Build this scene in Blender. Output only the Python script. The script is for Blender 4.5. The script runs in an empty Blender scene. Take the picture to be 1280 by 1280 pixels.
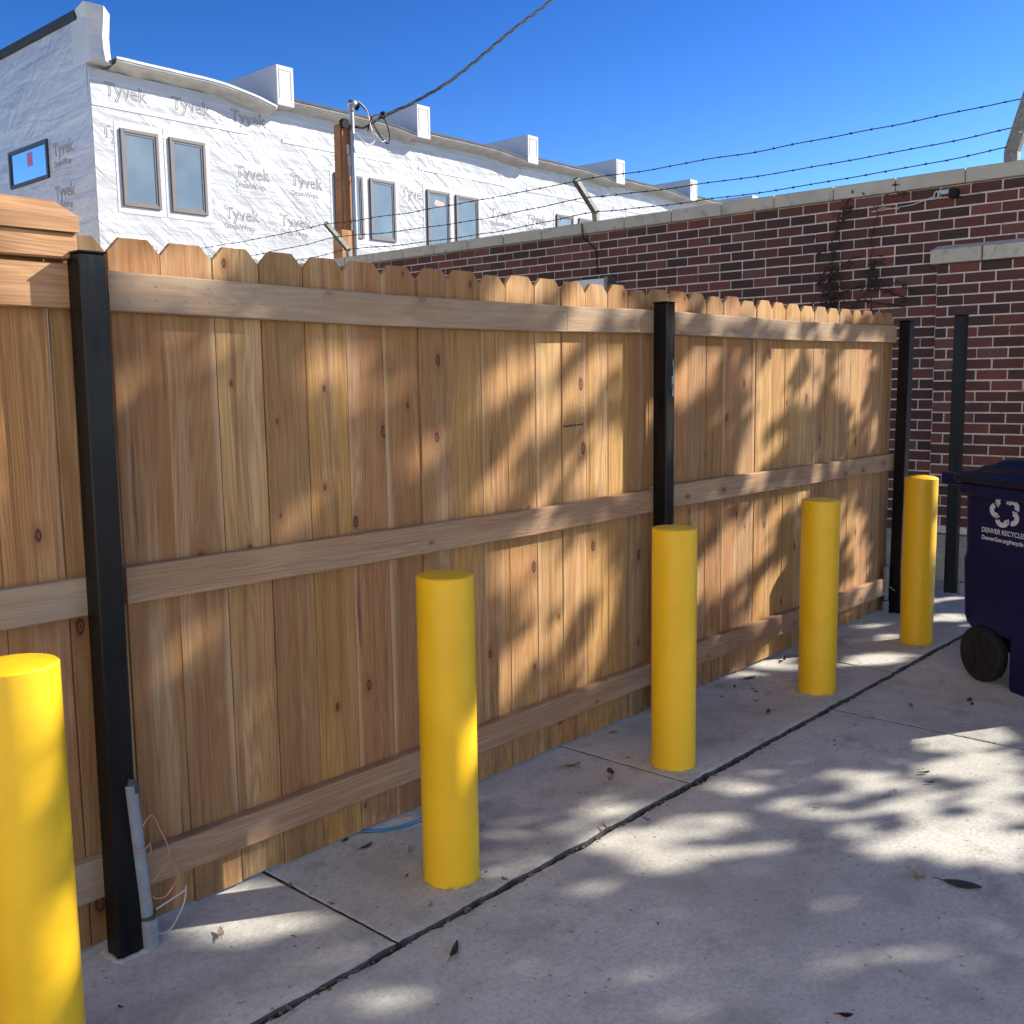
import bpy, bmesh, math, random
from mathutils import Vector, Matrix, noise
random.seed(7)
R = math.radians
S = bpy.context.scene
COL = S.collection

# ------------------------------------------------------------------ camera
cam_d = bpy.data.cameras.new('camera'); cam_d.sensor_width = 36.0
cam_d.lens = 36.0 * 1285.96 / 1280.0
cam_d.clip_start = 0.05; cam_d.clip_end = 2000
cam = bpy.data.objects.new('camera', cam_d); COL.objects.link(cam); S.camera = cam
YAW, PITCH, ROLL = 0.735446565, 0.125629534, -0.0142053241
fw = Vector((math.cos(YAW)*math.cos(PITCH), math.sin(YAW)*math.cos(PITCH), -math.sin(PITCH)))
rt = fw.cross(Vector((0, 0, 1))).normalized(); up = rt.cross(fw)
r2 = math.cos(ROLL)*rt + math.sin(ROLL)*up; u2 = -math.sin(ROLL)*rt + math.cos(ROLL)*up
cam.matrix_world = Matrix(((r2.x, u2.x, -fw.x, 0), (r2.y, u2.y, -fw.y, 0), (r2.z, u2.z, -fw.z, 1.45), (0, 0, 0, 1)))

# ------------------------------------------------------------------ sky and sun
SUN = Vector((1.55, -1.0, 1.12)).normalized()
world = bpy.data.worlds.new('World'); S.world = world; world.use_nodes = True
wn = world.node_tree.nodes; wl = world.node_tree.links
sky = wn.new('ShaderNodeTexSky'); sky.sky_type = 'NISHITA'; sky.sun_disc = False
sky.sun_elevation = math.asin(SUN.z); sky.sun_rotation = math.atan2(SUN.x, SUN.y)
sky.altitude = 1600; sky.air_density = 1.0; sky.dust_density = 0.9; sky.ozone_density = 2.0
hsv = wn.new('ShaderNodeHueSaturation'); hsv.inputs['Saturation'].default_value = 1.14; hsv.inputs['Hue'].default_value = .508; hsv.inputs['Value'].default_value = .5
gm = wn.new('ShaderNodeGamma'); gm.inputs['Gamma'].default_value = 1.6
wl.new(sky.outputs[0], gm.inputs['Color']); wl.new(gm.outputs[0], hsv.inputs['Color'])
wl.new(hsv.outputs[0], wn['Background'].inputs[0]); wn['Background'].inputs[1].default_value = 0.078
sd = bpy.data.lights.new('sun', 'SUN'); sd.energy = 5.0; sd.angle = R(0.53); sd.color = (1.0, 0.93, 0.82)
sun = bpy.data.objects.new('sun', sd); COL.objects.link(sun); sun.location = SUN*40
sun.rotation_euler = SUN.to_track_quat('Z', 'Y').to_euler()
vs = S.view_settings; vs.view_transform = 'Standard'; vs.look = 'None'; vs.gamma = 1.0; vs.use_curve_mapping = False
vs.exposure = 1.0
S.render.engine = 'CYCLES'; S.cycles.use_denoising = True
S.cycles.max_bounces = 8; S.cycles.diffuse_bounces = 4

# ------------------------------------------------------------------ helpers
def tag(o, label=None, cat=None, group=None, kind=None):
    if label: o['label'] = label
    if cat: o['category'] = cat
    if group: o['group'] = group
    if kind: o['kind'] = kind
    return o
def obj(name, bm, mat, parent=None, smooth=None):
    me = bpy.data.meshes.new(name); bm.to_mesh(me); bm.free()
    for m in (mat if isinstance(mat, (list, tuple)) else [mat]): me.materials.append(m)
    o = bpy.data.objects.new(name, me); COL.objects.link(o)
    if smooth is not None:
        for p in me.polygons: p.use_smooth = True
        if smooth > 0: me.set_sharp_from_angle(angle=R(smooth))
    if parent: o.parent = parent
    return o
def empty(name, loc=(0, 0, 0), label=None, cat=None, group=None):
    o = bpy.data.objects.new(name, None); COL.objects.link(o); o.location = loc; o.empty_display_size = .1
    return tag(o, label, cat, group)
def box(bm, x0, x1, y0, y1, z0, z1, bev=0.0, seg=1):
    r = bmesh.ops.create_cube(bm, size=1.0)
    vs_ = r['verts']
    for v in vs_:
        v.co = Vector(((x0+x1)/2 + v.co.x*(x1-x0), (y0+y1)/2 + v.co.y*(y1-y0), (z0+z1)/2 + v.co.z*(z1-z0)))
    if bev > 0:
        es = list({e for v in vs_ for e in v.link_edges})
        bmesh.ops.bevel(bm, geom=es, offset=bev, segments=seg, affect='EDGES', profile=.5)
    return vs_
def tube(bm, pts, r, n=8, closed_ends=True):
    pts = [Vector(p) for p in pts]; rings = []
    rs = r if isinstance(r, (list, tuple)) else [r]*len(pts)
    prev = None
    for i, p in enumerate(pts):
        d = (pts[min(i+1, len(pts)-1)] - pts[max(i-1, 0)]).normalized()
        if prev is None:
            a = d.orthogonal().normalized()
        else:
            a = (prev - d*prev.dot(d)).normalized()
        prev = a; b = d.cross(a)
        rings.append([bm.verts.new(p + (a*math.cos(2*math.pi*k/n) + b*math.sin(2*math.pi*k/n))*rs[i]) for k in range(n)])
    for i in range(len(rings)-1):
        for k in range(n):
            bm.faces.new((rings[i][k], rings[i][(k+1) % n], rings[i+1][(k+1) % n], rings[i+1][k]))
    if closed_ends:
        bm.faces.new(rings[0][::-1]); bm.faces.new(rings[-1])
def lathe(bm, prof, n=48, c=(0, 0)):
    rings = []
    for r, z in prof:
        if r < 1e-6: rings.append([bm.verts.new((c[0], c[1], z))])
        else: rings.append([bm.verts.new((c[0]+r*math.cos(2*math.pi*k/n), c[1]+r*math.sin(2*math.pi*k/n), z)) for k in range(n)])
    for a, b in zip(rings, rings[1:]):
        for k in range(n):
            if len(a) == 1: bm.faces.new((a[0], b[k], b[(k+1) % n])) if False else bm.faces.new((a[0], b[(k+1) % n], b[k])[::-1])
            elif len(b) == 1: bm.faces.new((a[k], a[(k+1) % n], b[0]))
            else: bm.faces.new((a[k], a[(k+1) % n], b[(k+1) % n], b[k]))
def prism(bm, poly, f0, f1):
    """poly: 2-D points; f0/f1 map a 2-D point to the two caps"""
    a = [bm.verts.new(f0(p)) for p in poly]; b = [bm.verts.new(f1(p)) for p in poly]
    n = len(poly); bm.faces.new(a[::-1]); bm.faces.new(b)
    for i in range(n): bm.faces.new((a[i], a[(i+1) % n], b[(i+1) % n], b[i]))
    bmesh.ops.recalc_face_normals(bm, faces=bm.faces)
def copy_tree(o, parent=None):
    c = o.copy(); COL.objects.link(c); c.parent = parent
    for ch in list(o.children): copy_tree(ch, c)
    return c
def text_mesh(name, body, size, mat, parent, matrix, extrude=0.001, bold=0.0, align='LEFT'):
    cu = bpy.data.curves.new(name, 'FONT'); cu.body = body; cu.size = size; cu.extrude = extrude; cu.offset = bold; cu.align_x = align
    cu.resolution_u = 3
    t = bpy.data.objects.new(name, cu); COL.objects.link(t)
    dg = bpy.context.evaluated_depsgraph_get(); dg.update()
    me = bpy.data.meshes.new_from_object(t.evaluated_get(dg)); bpy.data.objects.remove(t); bpy.data.curves.remove(cu)
    me.transform(matrix); me.materials.clear(); me.materials.append(mat); me.name = name
    o = bpy.data.objects.new(name, me); COL.objects.link(o); o.parent = parent
    return o

# ------------------------------------------------------------------ materials
class NT:
    def __init__(s, name):
        s.m = bpy.data.materials.new(name); s.m.use_nodes = True
        s.t = s.m.node_tree; s.b = s.t.nodes['Principled BSDF']
    def n(s, typ, **kw):
        nd = s.t.nodes.new(typ)
        for k, v in kw.items(): setattr(nd, k, v)
        return nd
    def l(s, a, b): s.t.links.new(a, b)
    def put(s, sock, v):
        if isinstance(v, bpy.types.NodeSocket): s.l(v, sock)
        else: sock.default_value = v
    def math(s, op, a, b=0.0, c=0.0, clamp=False):
        nd = s.n('ShaderNodeMath', operation=op, use_clamp=clamp)
        s.put(nd.inputs[0], a); s.put(nd.inputs[1], b)
        if op in ('MULTIPLY_ADD', 'SMOOTH_MIN', 'SMOOTH_MAX'): s.put(nd.inputs[2], c)
        return nd.outputs[0]
    def ss(s, x, lo, hi, a=0.0, b=1.0):
        nd = s.n('ShaderNodeMapRange', interpolation_type='SMOOTHSTEP')
        s.put(nd.inputs[0], x); s.put(nd.inputs[1], lo); s.put(nd.inputs[2], hi); s.put(nd.inputs[3], a); s.put(nd.inputs[4], b)
        return nd.outputs[0]
    def mix(s, f, a, b, mode='MIX'):
        nd = s.n('ShaderNodeMix', data_type='RGBA', blend_type=mode)
        s.put(nd.inputs[0], f); s.put(nd.inputs[6], (*a, 1) if isinstance(a, tuple) and len(a) == 3 else a)
        s.put(nd.inputs[7], (*b, 1) if isinstance(b, tuple) and len(b) == 3 else b)
        return nd.outputs[2]
    def vec(s, x, y, z):
        nd = s.n('ShaderNodeCombineXYZ'); s.put(nd.inputs[0], x); s.put(nd.inputs[1], y); s.put(nd.inputs[2], z); return nd.outputs[0]
    def noise(s, v, scale, detail=2.0, rough=.5, dist=0.0):
        nd = s.n('ShaderNodeTexNoise'); s.put(nd.inputs['Vector'], v); nd.inputs['Scale'].default_value = scale
        nd.inputs['Detail'].default_value = detail; nd.inputs['Roughness'].default_value = rough; nd.inputs['Distortion'].default_value = dist
        return nd.outputs['Fac']
    def vor(s, v, scale, feature='F1', rnd=1.0):
        nd = s.n('ShaderNodeTexVoronoi', feature=feature); s.put(nd.inputs['Vector'], v); nd.inputs['Scale'].default_value = scale
        nd.inputs['Randomness'].default_value = rnd
        return nd
    def ramp(s, f, stops, interp='LINEAR'):
        nd = s.n('ShaderNodeValToRGB'); cr = nd.color_ramp; cr.interpolation = interp
        while len(cr.elements) < len(stops): cr.elements.new(.5)
        for e, (p, c) in zip(cr.elements, stops): e.position = p; e.color = (*c, 1)
        s.put(nd.inputs[0], f); return nd.outputs[0]
    def sep(s, v):
        nd = s.n('ShaderNodeSeparateXYZ'); s.l(v, nd.inputs[0]); return nd.outputs
    def coord(s, which='Object'): return s.n('ShaderNodeTexCoord').outputs[which]
    def rnd(s): return s.n('ShaderNodeObjectInfo').outputs['Random']
    def bump(s, h, dist, strength=1.0, prev=None):
        nd = s.n('ShaderNodeBump'); s.put(nd.inputs['Height'], h); nd.inputs['Distance'].default_value = dist; nd.inputs['Strength'].default_value = strength
        if prev is not None: s.l(prev, nd.inputs['Normal'])
        return nd.outputs[0]
    def fin(s, col=None, rough=None, normal=None, metal=None, spec=None):
        if col is not None: s.put(s.b.inputs['Base Color'], (*col, 1) if isinstance(col, tuple) and len(col) == 3 else col)
        if rough is not None: s.put(s.b.inputs['Roughness'], rough)
        if normal is not None: s.l(normal, s.b.inputs['Normal'])
        if metal is not None: s.put(s.b.inputs['Metallic'], metal)
        if spec is not None: s.put(s.b.inputs['Specular IOR Level'], spec)
        return s.m

def wood(name, axis, tones, grey=0.0, knot=.6, streak=.55, sap=True):
    """sawn cedar / fir; axis = the object axis the grain runs along"""
    t = NT(name); xyz = t.sep(t.coord()); rn = t.rnd()
    L = xyz['XYZ'.index(axis)]; A = xyz[0] if axis != 'X' else xyz[2]; B = xyz[1]
    off = t.math('MULTIPLY', rn, 91.7); off2 = t.math('MULTIPLY', rn, 37.3)
    rb = t.math('FRACT', t.math('MULTIPLY', rn, 17.31)); rc = t.math('FRACT', t.math('MULTIPLY', rn, 53.77))
    # knots
    kv = t.vec(t.math('ADD', t.math('MULTIPLY', A, 7.5), off), t.math('ADD', t.math('MULTIPLY', L, 3.9), off2), 0.0)
    wob = t.noise(t.vec(t.math('MULTIPLY', A, 60), t.math('MULTIPLY', L, 40), off), 1.0, 2)
    V = t.vor(kv, 1.0); V.voronoi_dimensions = '2D'
    vc = t.n('ShaderNodeSeparateColor'); t.l(V.outputs['Color'], vc.inputs[0])
    d = t.math('ADD', V.outputs['Distance'], t.math('MULTIPLY', t.math('SUBTRACT', wob, .5), .05))
    sel = t.math('LESS_THAN', vc.outputs[0], knot)
    rad = t.math('MULTIPLY_ADD', t.math('POWER', vc.outputs[1], 1.7), .085, .035)
    ratio = t.math('DIVIDE', d, rad)
    core = t.math('MULTIPLY', t.ss(ratio, .75, 1.15, 1, 0), sel)
    halo = t.math('MULTIPLY', t.ss(ratio, .9, 3.4, 1, 0), sel)
    # grain contours
    lf = t.noise(t.vec(t.math('ADD', t.math('MULTIPLY', A, 7), off), t.math('MULTIPLY', L, .75), off2), 1.0, 3, .45)
    warp = t.math('MULTIPLY', halo, .55)
    ph = t.math('ADD', t.math('ADD', t.math('MULTIPLY', lf, 2.1), t.math('MULTIPLY', A, 5.0)), warp)
    ring = t.math('PINGPONG', t.math('MULTIPLY', ph, 9.0), .5)
    ring = t.ss(ring, .02, .5)
    kr = t.math('PINGPONG', t.math('MULTIPLY', ratio, 1.7), .5)
    fib = t.noise(t.vec(t.math('ADD', t.math('MULTIPLY', A, 260), off), t.math('MULTIPLY', L, 5), off2), 1.0, 3, .6)
    stk = t.noise(t.vec(t.math('ADD', t.math('MULTIPLY', A, 34), off), t.math('MULTIPLY', L, .8), off2), 1.0, 3, .55)
    blot = t.noise(t.vec(t.math('ADD', t.math('MULTIPLY', A, 6), off), t.math('MULTIPLY', L, 1.6), off2), 1.0, 3, .5)
    n = len(tones)
    base = t.ramp(rb, [(i/n, c) for i, c in enumerate(tones)], 'CONSTANT')
    c = t.mix(t.ss(blot, .3, .72, 0, .6), base, (.33, .15, .06))
    c = t.mix(t.ss(t.noise(t.vec(t.math('ADD', t.math('MULTIPLY', A, 11), off2), t.math('MULTIPLY', L, .6), off), 1.0, 3, .55), .5, .72, 0, .5), c, (.60, .43, .25))
    c = t.mix(t.math('MULTIPLY', t.math('SUBTRACT', 1.0, ring), .34), c, (.22, .085, .03))
    c = t.mix(t.math('MULTIPLY', t.ss(stk, .52, .75), streak), c, (.20, .095, .042))
    c = t.mix(t.math('MULTIPLY', t.ss(stk, .42, .22), .45), c, (.56, .37, .20))
    c = t.mix(t.math('MULTIPLY', t.ss(fib, .42, .7), .34), c, (.14, .065, .03))
    if sap:   # pale sapwood along one edge of some boards
        e = t.math('ADD', t.math('MULTIPLY', A, t.math('SIGN', t.math('SUBTRACT', rc, .5))), t.math('MULTIPLY', t.math('SUBTRACT', stk, .5), .03))
        e = t.math('ADD', e, t.math('MULTIPLY', t.math('SUBTRACT', blot, .5), .04))
        c = t.mix(t.math('MULTIPLY', t.ss(e, .052, .072), t.math('MULTIPLY', t.math('GREATER_THAN', t.math('FRACT', t.math('MULTIPLY', rn, 7.77)), .5), .6)), c, (.52, .37, .215))
        # dark weather-stained streaks on a few boards
        dk = t.noise(t.vec(t.math('ADD', t.math('MULTIPLY', A, 55), off), t.math('MULTIPLY', L, 2.2), off2), 1.0, 4, .65)
        few = t.math('GREATER_THAN', t.math('FRACT', t.math('MULTIPLY', rn, 29.3)), .6)
        c = t.mix(t.math('MULTIPLY', t.ss(dk, .57, .7), t.math('MULTIPLY', few, .7)), c, (.07, .042, .025))
    c = t.mix(t.math('MULTIPLY', halo, .5), c, (.25, .095, .035))
    kcol = t.mix(t.ss(kr, .1, .5), (.07, .03, .015), (.22, .10, .05))
    c = t.mix(core, c, kcol)
    if sap: c = t.mix(t.math('MULTIPLY', t.ss(L, .16, .0), t.ss(t.noise(t.vec(t.math('ADD', t.math('MULTIPLY', A, 25), off), t.math('MULTIPLY', L, 9), off2), 1.0, 4, .6), .4, .65, 0, .55)), c, (.13, .085, .05))
    if grey: c = t.mix(t.math('MULTIPLY', t.ss(t.noise(t.vec(t.math('MULTIPLY', A, 18), t.math('MULTIPLY', L, 1.5), off), 1.0, 3), .3, .7, .5, 1.0), grey), c, (.33, .275, .205))
    h = t.math('ADD', t.math('MULTIPLY', fib, .6), t.math('MULTIPLY', ring, .4))
    nm = t.bump(h, .0012, .6)
    nm = t.bump(t.math('MULTIPLY', core, -1.0), .002, .5, nm)
    return t.fin(c, t.ss(fib, .2, .8, .62, .82), nm, spec=.3)

PICKET = [(.50, .29, .105), (.35, .185, .068), (.54, .345, .14), (.47, .235, .078), (.35, .21, .088), (.57, .375, .15), (.40, .255, .12), (.50, .29, .085), (.42, .215, .09)]
RAIL = [(.42, .265, .145), (.46, .295, .165), (.39, .24, .14)]
M_picket = wood('cedar_picket', 'Z', PICKET, knot=.34, streak=.7)
M_rail = wood('rail_lumber', 'X', RAIL, grey=.22, knot=.3, streak=.35, sap=False)
M_rail_grey = wood('weathered_rail_lumber', 'X', [(.46, .33, .19), (.42, .30, .175)], grey=.55, knot=.25, streak=.3, sap=False)
M_beam = wood('beam_lumber', 'X', [(.47, .27, .13), (.43, .245, .12)], grey=.1, knot=.15, streak=.4, sap=False)

def mat_concrete(name='concrete', tint=(.525, .51, .455)):
    t = NT(name); P = t.coord(); s3 = t.sep(P)
    big = t.noise(P, 1.1, 5, .6); mid = t.noise(P, 6.0, 5, .65); fine = t.noise(P, 70, 4, .7); grit = t.noise(P, 420, 2, .6)
    c = t.mix(t.ss(big, .3, .7), tuple(v*.84 for v in tint), tuple(v*1.16 for v in tint))
    c = t.mix(t.ss(mid, .45, .7, 0, .6), c, tuple(v*.62 for v in tint))
    c = t.mix(t.ss(mid, .5, .28, 0, .35), c, tuple(v*1.22 for v in tint))
    c = t.mix(t.ss(fine, .4, .72, 0, .55), c, tuple(v*.55 for v in tint))
    c = t.mix(t.ss(grit, .55, .75, 0, .6), c, (.6, .58, .54))
    # speckle of small dark stains and pale aggregate
    V = t.vor(P, 26.0); vc = t.n('ShaderNodeSeparateColor'); t.l(V.outputs['Color'], vc.inputs[0])
    spot = t.math('MULTIPLY', t.ss(V.outputs['Distance'], .06, .16, 1, 0), t.math('LESS_THAN', vc.outputs[0], .4))
    c = t.mix(t.math('MULTIPLY', spot, .75), c, (.09, .085, .08))
    V2 = t.vor(P, 55.0); vc2 = t.n('ShaderNodeSeparateColor'); t.l(V2.outputs['Color'], vc2.inputs[0])
    spot2 = t.math('MULTIPLY', t.ss(V2.outputs['Distance'], .08, .2, 1, 0), t.math('LESS_THAN', vc2.outputs[0], .10))
    c = t.mix(t.math('MULTIPLY', spot2, .5), c, (.55, .54, .51))
    stn = t.noise(t.vec(t.math('MULTIPLY', s3[0], 1.0), t.math('MULTIPLY', s3[1], 1.4), 4.2), 2.2, 6, .68)
    c = t.mix(t.ss(stn, .54, .66, 0, .42), c, (.17, .165, .155))
    c = t.mix(t.ss(stn, .36, .24, 0, .3), c, (.58, .57, .53))
    # meandering hairline crazing and brush strokes
    br = t.noise(t.vec(t.math('MULTIPLY', s3[0], 18), t.math('MULTIPLY', s3[1], 150), 0.0), 1.0, 3, .6)
    c = t.mix(t.ss(br, .5, .75, 0, .35), c, tuple(v*.6 for v in tint))
    ck = t.vor(t.n('ShaderNodeTexCoord').outputs['Object'], 1.7, 'DISTANCE_TO_EDGE')
    nd = t.n('ShaderNodeVectorMath', operation='ADD'); t.l(P, nd.inputs[0])
    nz = t.n('ShaderNodeTexNoise'); nz.inputs['Scale'].default_value = 5; nz.inputs['Detail'].default_value = 4; t.l(P, nz.inputs['Vector'])
    sc = t.n('ShaderNodeVectorMath', operation='SCALE'); t.l(nz.outputs['Color'], sc.inputs[0]); sc.inputs['Scale'].default_value = .35
    t.l(sc.outputs[0], nd.inputs[1]); t.l(nd.outputs[0], ck.inputs['Vector'])
    # hairlines only where a low-frequency mask allows
    hl = t.math('MULTIPLY', t.ss(ck.outputs['Distance'], 0.0, .0035, 1, 0), t.ss(big, .52, .6))
    c = t.mix(t.math('MULTIPLY', hl, .0), c, (.08, .08, .08))
    nm = t.bump(fine, .0025, .7); nm = t.bump(br, .0015, .6, nm); nm = t.bump(grit, .001, .5, nm); nm = t.bump(mid, .006, .35, nm)
    return t.fin(c, t.ss(mid, .3, .7, .72, .9), nm, spec=.35)
M_conc = mat_concrete()
M_conc2 = mat_concrete('kerb_concrete', (.52, .508, .455))

def simple(name, col, rough=.6, metal=0.0, var=.12, scale=20, spec=.5, bump=0.0, dirt=None):
    t = NT(name); P = t.coord()
    nz = t.noise(P, scale, 4, .6)
    c = t.mix(t.ss(nz, .25, .75), tuple(v*(1-var) for v in col), tuple(min(1, v*(1+var)) for v in col))
    if dirt:
        dcol, thr, sc = dirt
        c = t.mix(t.ss(t.noise(P, sc, 5, .65), thr, thr+.12, 0, .8), c, dcol)
    nm = t.bump(nz, bump) if bump else None
    return t.fin(c, rough, nm, metal, spec)
M_soil = simple('dusty_ground', (.30, .275, .24), .95, var=.3, scale=3)
M_dark = simple('joint_filler', (.022, .02, .018), .95, var=.4, scale=60)
M_galv = simple('galvanised_steel', (.36, .37, .38), .42, .8, scale=30)
M_pvc = simple('grey_plastic_conduit', (.23, .25, .28), .5, var=.15, scale=25, dirt=((.14, .14, .14), .6, 40))
M_pvc_dark = simple('dark_tape', (.05, .05, .055), .6)
M_white_pl = simple('white_plastic', (.62, .62, .6), .5)
M_copper = simple('copper_wire', (.62, .30, .18), .4, .3)
M_wirew = simple('pale_wire', (.6, .5, .45), .5)
M_black = simple('black_rubber', (.012, .012, .014), .7, spec=.25)
M_rust = simple('rusty_wire', (.03, .025, .024), .9, .0, var=.4, scale=80)
M_hose = simple('blue_hose', (.02, .17, .36), .45)
M_cap = simple('limestone_coping', (.47, .435, .34), .85, var=.10, scale=5, bump=.002, dirt=((.27, .26, .22), .56, 9))
M_found = simple('tan_foundation', (.33, .28, .21), .9, var=.2, scale=8, bump=.003, dirt=((.18, .155, .13), .55, 14))
M_arm = simple('weathered_steel_arm', (.20, .195, .175), .6, .5, var=.3, scale=40)
M_vine = simple('dead_vine', (.035, .024, .018), .9, var=.4, scale=50)

def mat_yellow():
    t = NT('yellow_paint'); P = t.coord(); rn = t.rnd(); z = t.sep(P)[2]
    so = t.n('ShaderNodeVectorMath', operation='ADD'); t.l(P, so.inputs[0]); t.l(t.vec(t.math('MULTIPLY', rn, 40), t.math('MULTIPLY', rn, 23), 0.0), so.inputs[1])
    Q = so.outputs[0]
    fine = t.noise(Q, 320, 2, .6); run = t.noise(Q, 5, 3, .6)
    c = t.mix(t.ss(run, .3, .7), (.76, .445, .008), (.82, .495, .010))
    st = t.noise(t.vec(t.math('MULTIPLY', t.sep(Q)[0], 42), t.math('MULTIPLY', t.sep(Q)[1], 42), t.math('MULTIPLY', t.sep(Q)[2], 7)), 1.0, 5, .65)
    scf = t.noise(t.vec(t.math('MULTIPLY', t.sep(Q)[0], 9), t.math('MULTIPLY', t.sep(Q)[1], 9), t.math('MULTIPLY', t.sep(Q)[2], 26)), 1.0, 5, .7)
    c = t.mix(t.ss(scf, .66, .74, 0, .35), c, (.42, .33, .08))
    c = t.mix(t.ss(st, .66, .78, 0, .55), c, (.20, .145, .03))
    # splashed dirt round the foot
    c = t.mix(t.math('MULTIPLY', t.ss(z, .0, .022, 1, 0), t.ss(t.noise(Q, 30, 3), .45, .6, 0, .7)), c, (.36, .28, .09))
    nm = t.bump(fine, .0012, .5); nm = t.bump(run, .004, .3, nm)
    return t.fin(c, t.ss(run, .3, .7, .38, .5), nm, spec=.5)
M_yellow = mat_yellow()
def mat_blackpost():
    t = NT('black_powder_coat'); P = t.coord(); rn = t.rnd()
    so = t.n('ShaderNodeVectorMath', operation='ADD'); t.l(P, so.inputs[0]); t.l(t.vec(t.math('MULTIPLY', rn, 40), 0.0, t.math('MULTIPLY', rn, 23)), so.inputs[1]); Q = so.outputs[0]
    q = t.sep(Q); drip = t.noise(t.vec(t.math('MULTIPLY', q[0], 60), t.math('MULTIPLY', q[1], 60), t.math('MULTIPLY', q[2], 4)), 1.0, 4, .6)
    c = t.mix(t.ss(drip, .4, .75), (.0035, .0035, .004), (.009, .008, .008))
    c = t.mix(t.ss(t.noise(Q, 45, 4, .7), .72, .76, 0, .6), c, (.30, .30, .29))
    nm = t.bump(t.noise(Q, 120, 3), .0006, .5)
    return t.fin(c, t.ss(drip, .3, .7, .28, .45), nm, spec=.22)
M_post = mat_blackpost()

def mat_brick():
    t = NT('red_brick'); at = t.n('ShaderNodeAttribute', attribute_name='tone'); ac = t.n('ShaderNodeSeparateColor'); t.l(at.outputs['Color'], ac.inputs[0])
    P = t.coord()
    c = t.ramp(ac.outputs[0], [(0, (.056, .032, .028)), (.2, (.085, .039, .032)), (.36, (.115, .042, .034)), (.55, (.15, .050, .039)), (.8, (.19, .062, .046)), (.95, (.14, .07, .058))], 'LINEAR')
    nz = t.noise(P, 60, 4, .7); n2 = t.noise(P, 220, 3, .7)
    c = t.mix(t.ss(nz, .4, .75, 0, .5), c, (.045, .026, .024))
    c = t.mix(t.ss(n2, .62, .8, 0, .35), c, (.28, .17, .14))
    st = t.noise(P, 2.3, 5, .62)
    c = t.mix(t.ss(st, .66, .78, 0, .25), c, (.36, .31, .27))
    nm = t.bump(nz, .003, .6); nm = t.bump(n2, .0015, .6, nm)
    return t.fin(c, .85, nm, spec=.3)
M_brick = mat_brick()
M_mortar = simple('mortar', (.62, .55, .46), .95, var=.16, scale=18, bump=.002, dirt=((.22, .19, .17), .6, 7))

def mat_wrap():
    t = NT('house_wrap'); P = t.coord(); s = t.sep(P)
    u = t.math('ADD', s[0], s[1])
    big = t.noise(t.vec(t.math('MULTIPLY', t.math('ADD', u, t.math('MULTIPLY', s[2], .7)), .9), t.math('MULTIPLY', t.math('SUBTRACT', s[2], t.math('MULTIPLY', u, .35)), 2.6), 0.0), 1.0, 3, .5, .3)
    med = t.noise(t.vec(t.math('MULTIPLY', u, 3.0), t.math('MULTIPLY', s[2], 5.0), 3.0), 1.0, 4, .6, 1.2)
    c = t.mix(t.ss(med, .3, .7), (.395, .402, .41), (.425, .432, .44))
    # tape seams and staple rows
    seam = t.math('PINGPONG', t.math('ADD', s[2], .25), 1.28)
    c = t.mix(t.ss(seam, .01, .035, .35, 0), c, (.56, .57, .58))
    st = t.vor(t.vec(t.math('MULTIPLY', u, 2.6), t.math('MULTIPLY', s[2], 2.6), 0.0), 1.0)
    c = t.mix(t.ss(st.outputs['Distance'], .012, .03, .5, 0), c, (.3, .3, .31))
    dg = t.math('ADD', t.math('MULTIPLY', u, .8), s[2]); ac = t.math('SUBTRACT', t.math('MULTIPLY', s[2], .8), u)
    cr1 = t.noise(t.vec(t.math('MULTIPLY', dg, 3.4), t.math('MULTIPLY', ac, .8), 1.7), 1.0, 4, .55, .6)
    cr2 = t.noise(t.vec(t.math('MULTIPLY', u, .55), t.math('MULTIPLY', s[2], 3.6), 8.1), 1.0, 3, .5, .5)
    msk = t.ss(t.noise(t.vec(t.math('MULTIPLY', u, .5), t.math('MULTIPLY', s[2], .7), 2.0), 1.0, 2), .35, .65, .25, 1.0)
    nm = t.bump(t.math('MULTIPLY', cr1, msk), .16, .42); nm = t.bump(cr2, .11, .35, nm); nm = t.bump(med, .02, .3, nm)
    return t.fin(c, .34, nm, spec=.6)
M_wrap = mat_wrap()
M_white = simple('white_fin_wrap', (.47, .475, .48), .5, var=.03, scale=3, bump=.01)
M_mem = simple('roof_membrane', (.47, .46, .44), .7, var=.18, scale=2.5, bump=.03)
M_edge = simple('black_roof_edge', (.022, .023, .026), .7, var=.3, scale=6)
M_print = simple('grey_print', (.33, .338, .35), .6, var=.08, spec=.3, scale=5)
M_frame = simple('bronze_window_frame', (.13, .115, .11), .5, var=.08)
M_fblk = simple('black_window_frame', (.03, .032, .036), .5)
def mat_glass(name, col, f):  # col puts the tone of the reflected sky into the pane's base colour
    t = NT(name); P = t.coord()
    nz = t.noise(P, .8, 3)
    c = t.mix(t.ss(nz, .3, .7), tuple(v*.75 for v in col), tuple(v*1.2 for v in col))
    t.fin(c, .12, None, None, .4)
    g = t.n('ShaderNodeBsdfGlossy'); g.inputs['Roughness'].default_value = .05; g.inputs['Color'].default_value = (.85, .9, .9, 1)
    mx = t.n('ShaderNodeMixShader'); mx.inputs[0].default_value = f
    out = t.t.nodes['Material Output']
    t.l(t.b.outputs[0], mx.inputs[1]); t.l(g.outputs[0], mx.inputs[2]); t.l(mx.outputs[0], out.inputs['Surface'])
    return t.m
M_glass = mat_glass('window_glass', (.135, .165, .155), .08)
M_glass_blue = mat_glass('sky_reflecting_glass', (.06, .09, .16), .75)
M_pole = wood('pole_timber', 'Z', [(.36, .17, .07), (.34, .16, .065)], knot=.05, sap=False)
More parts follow.
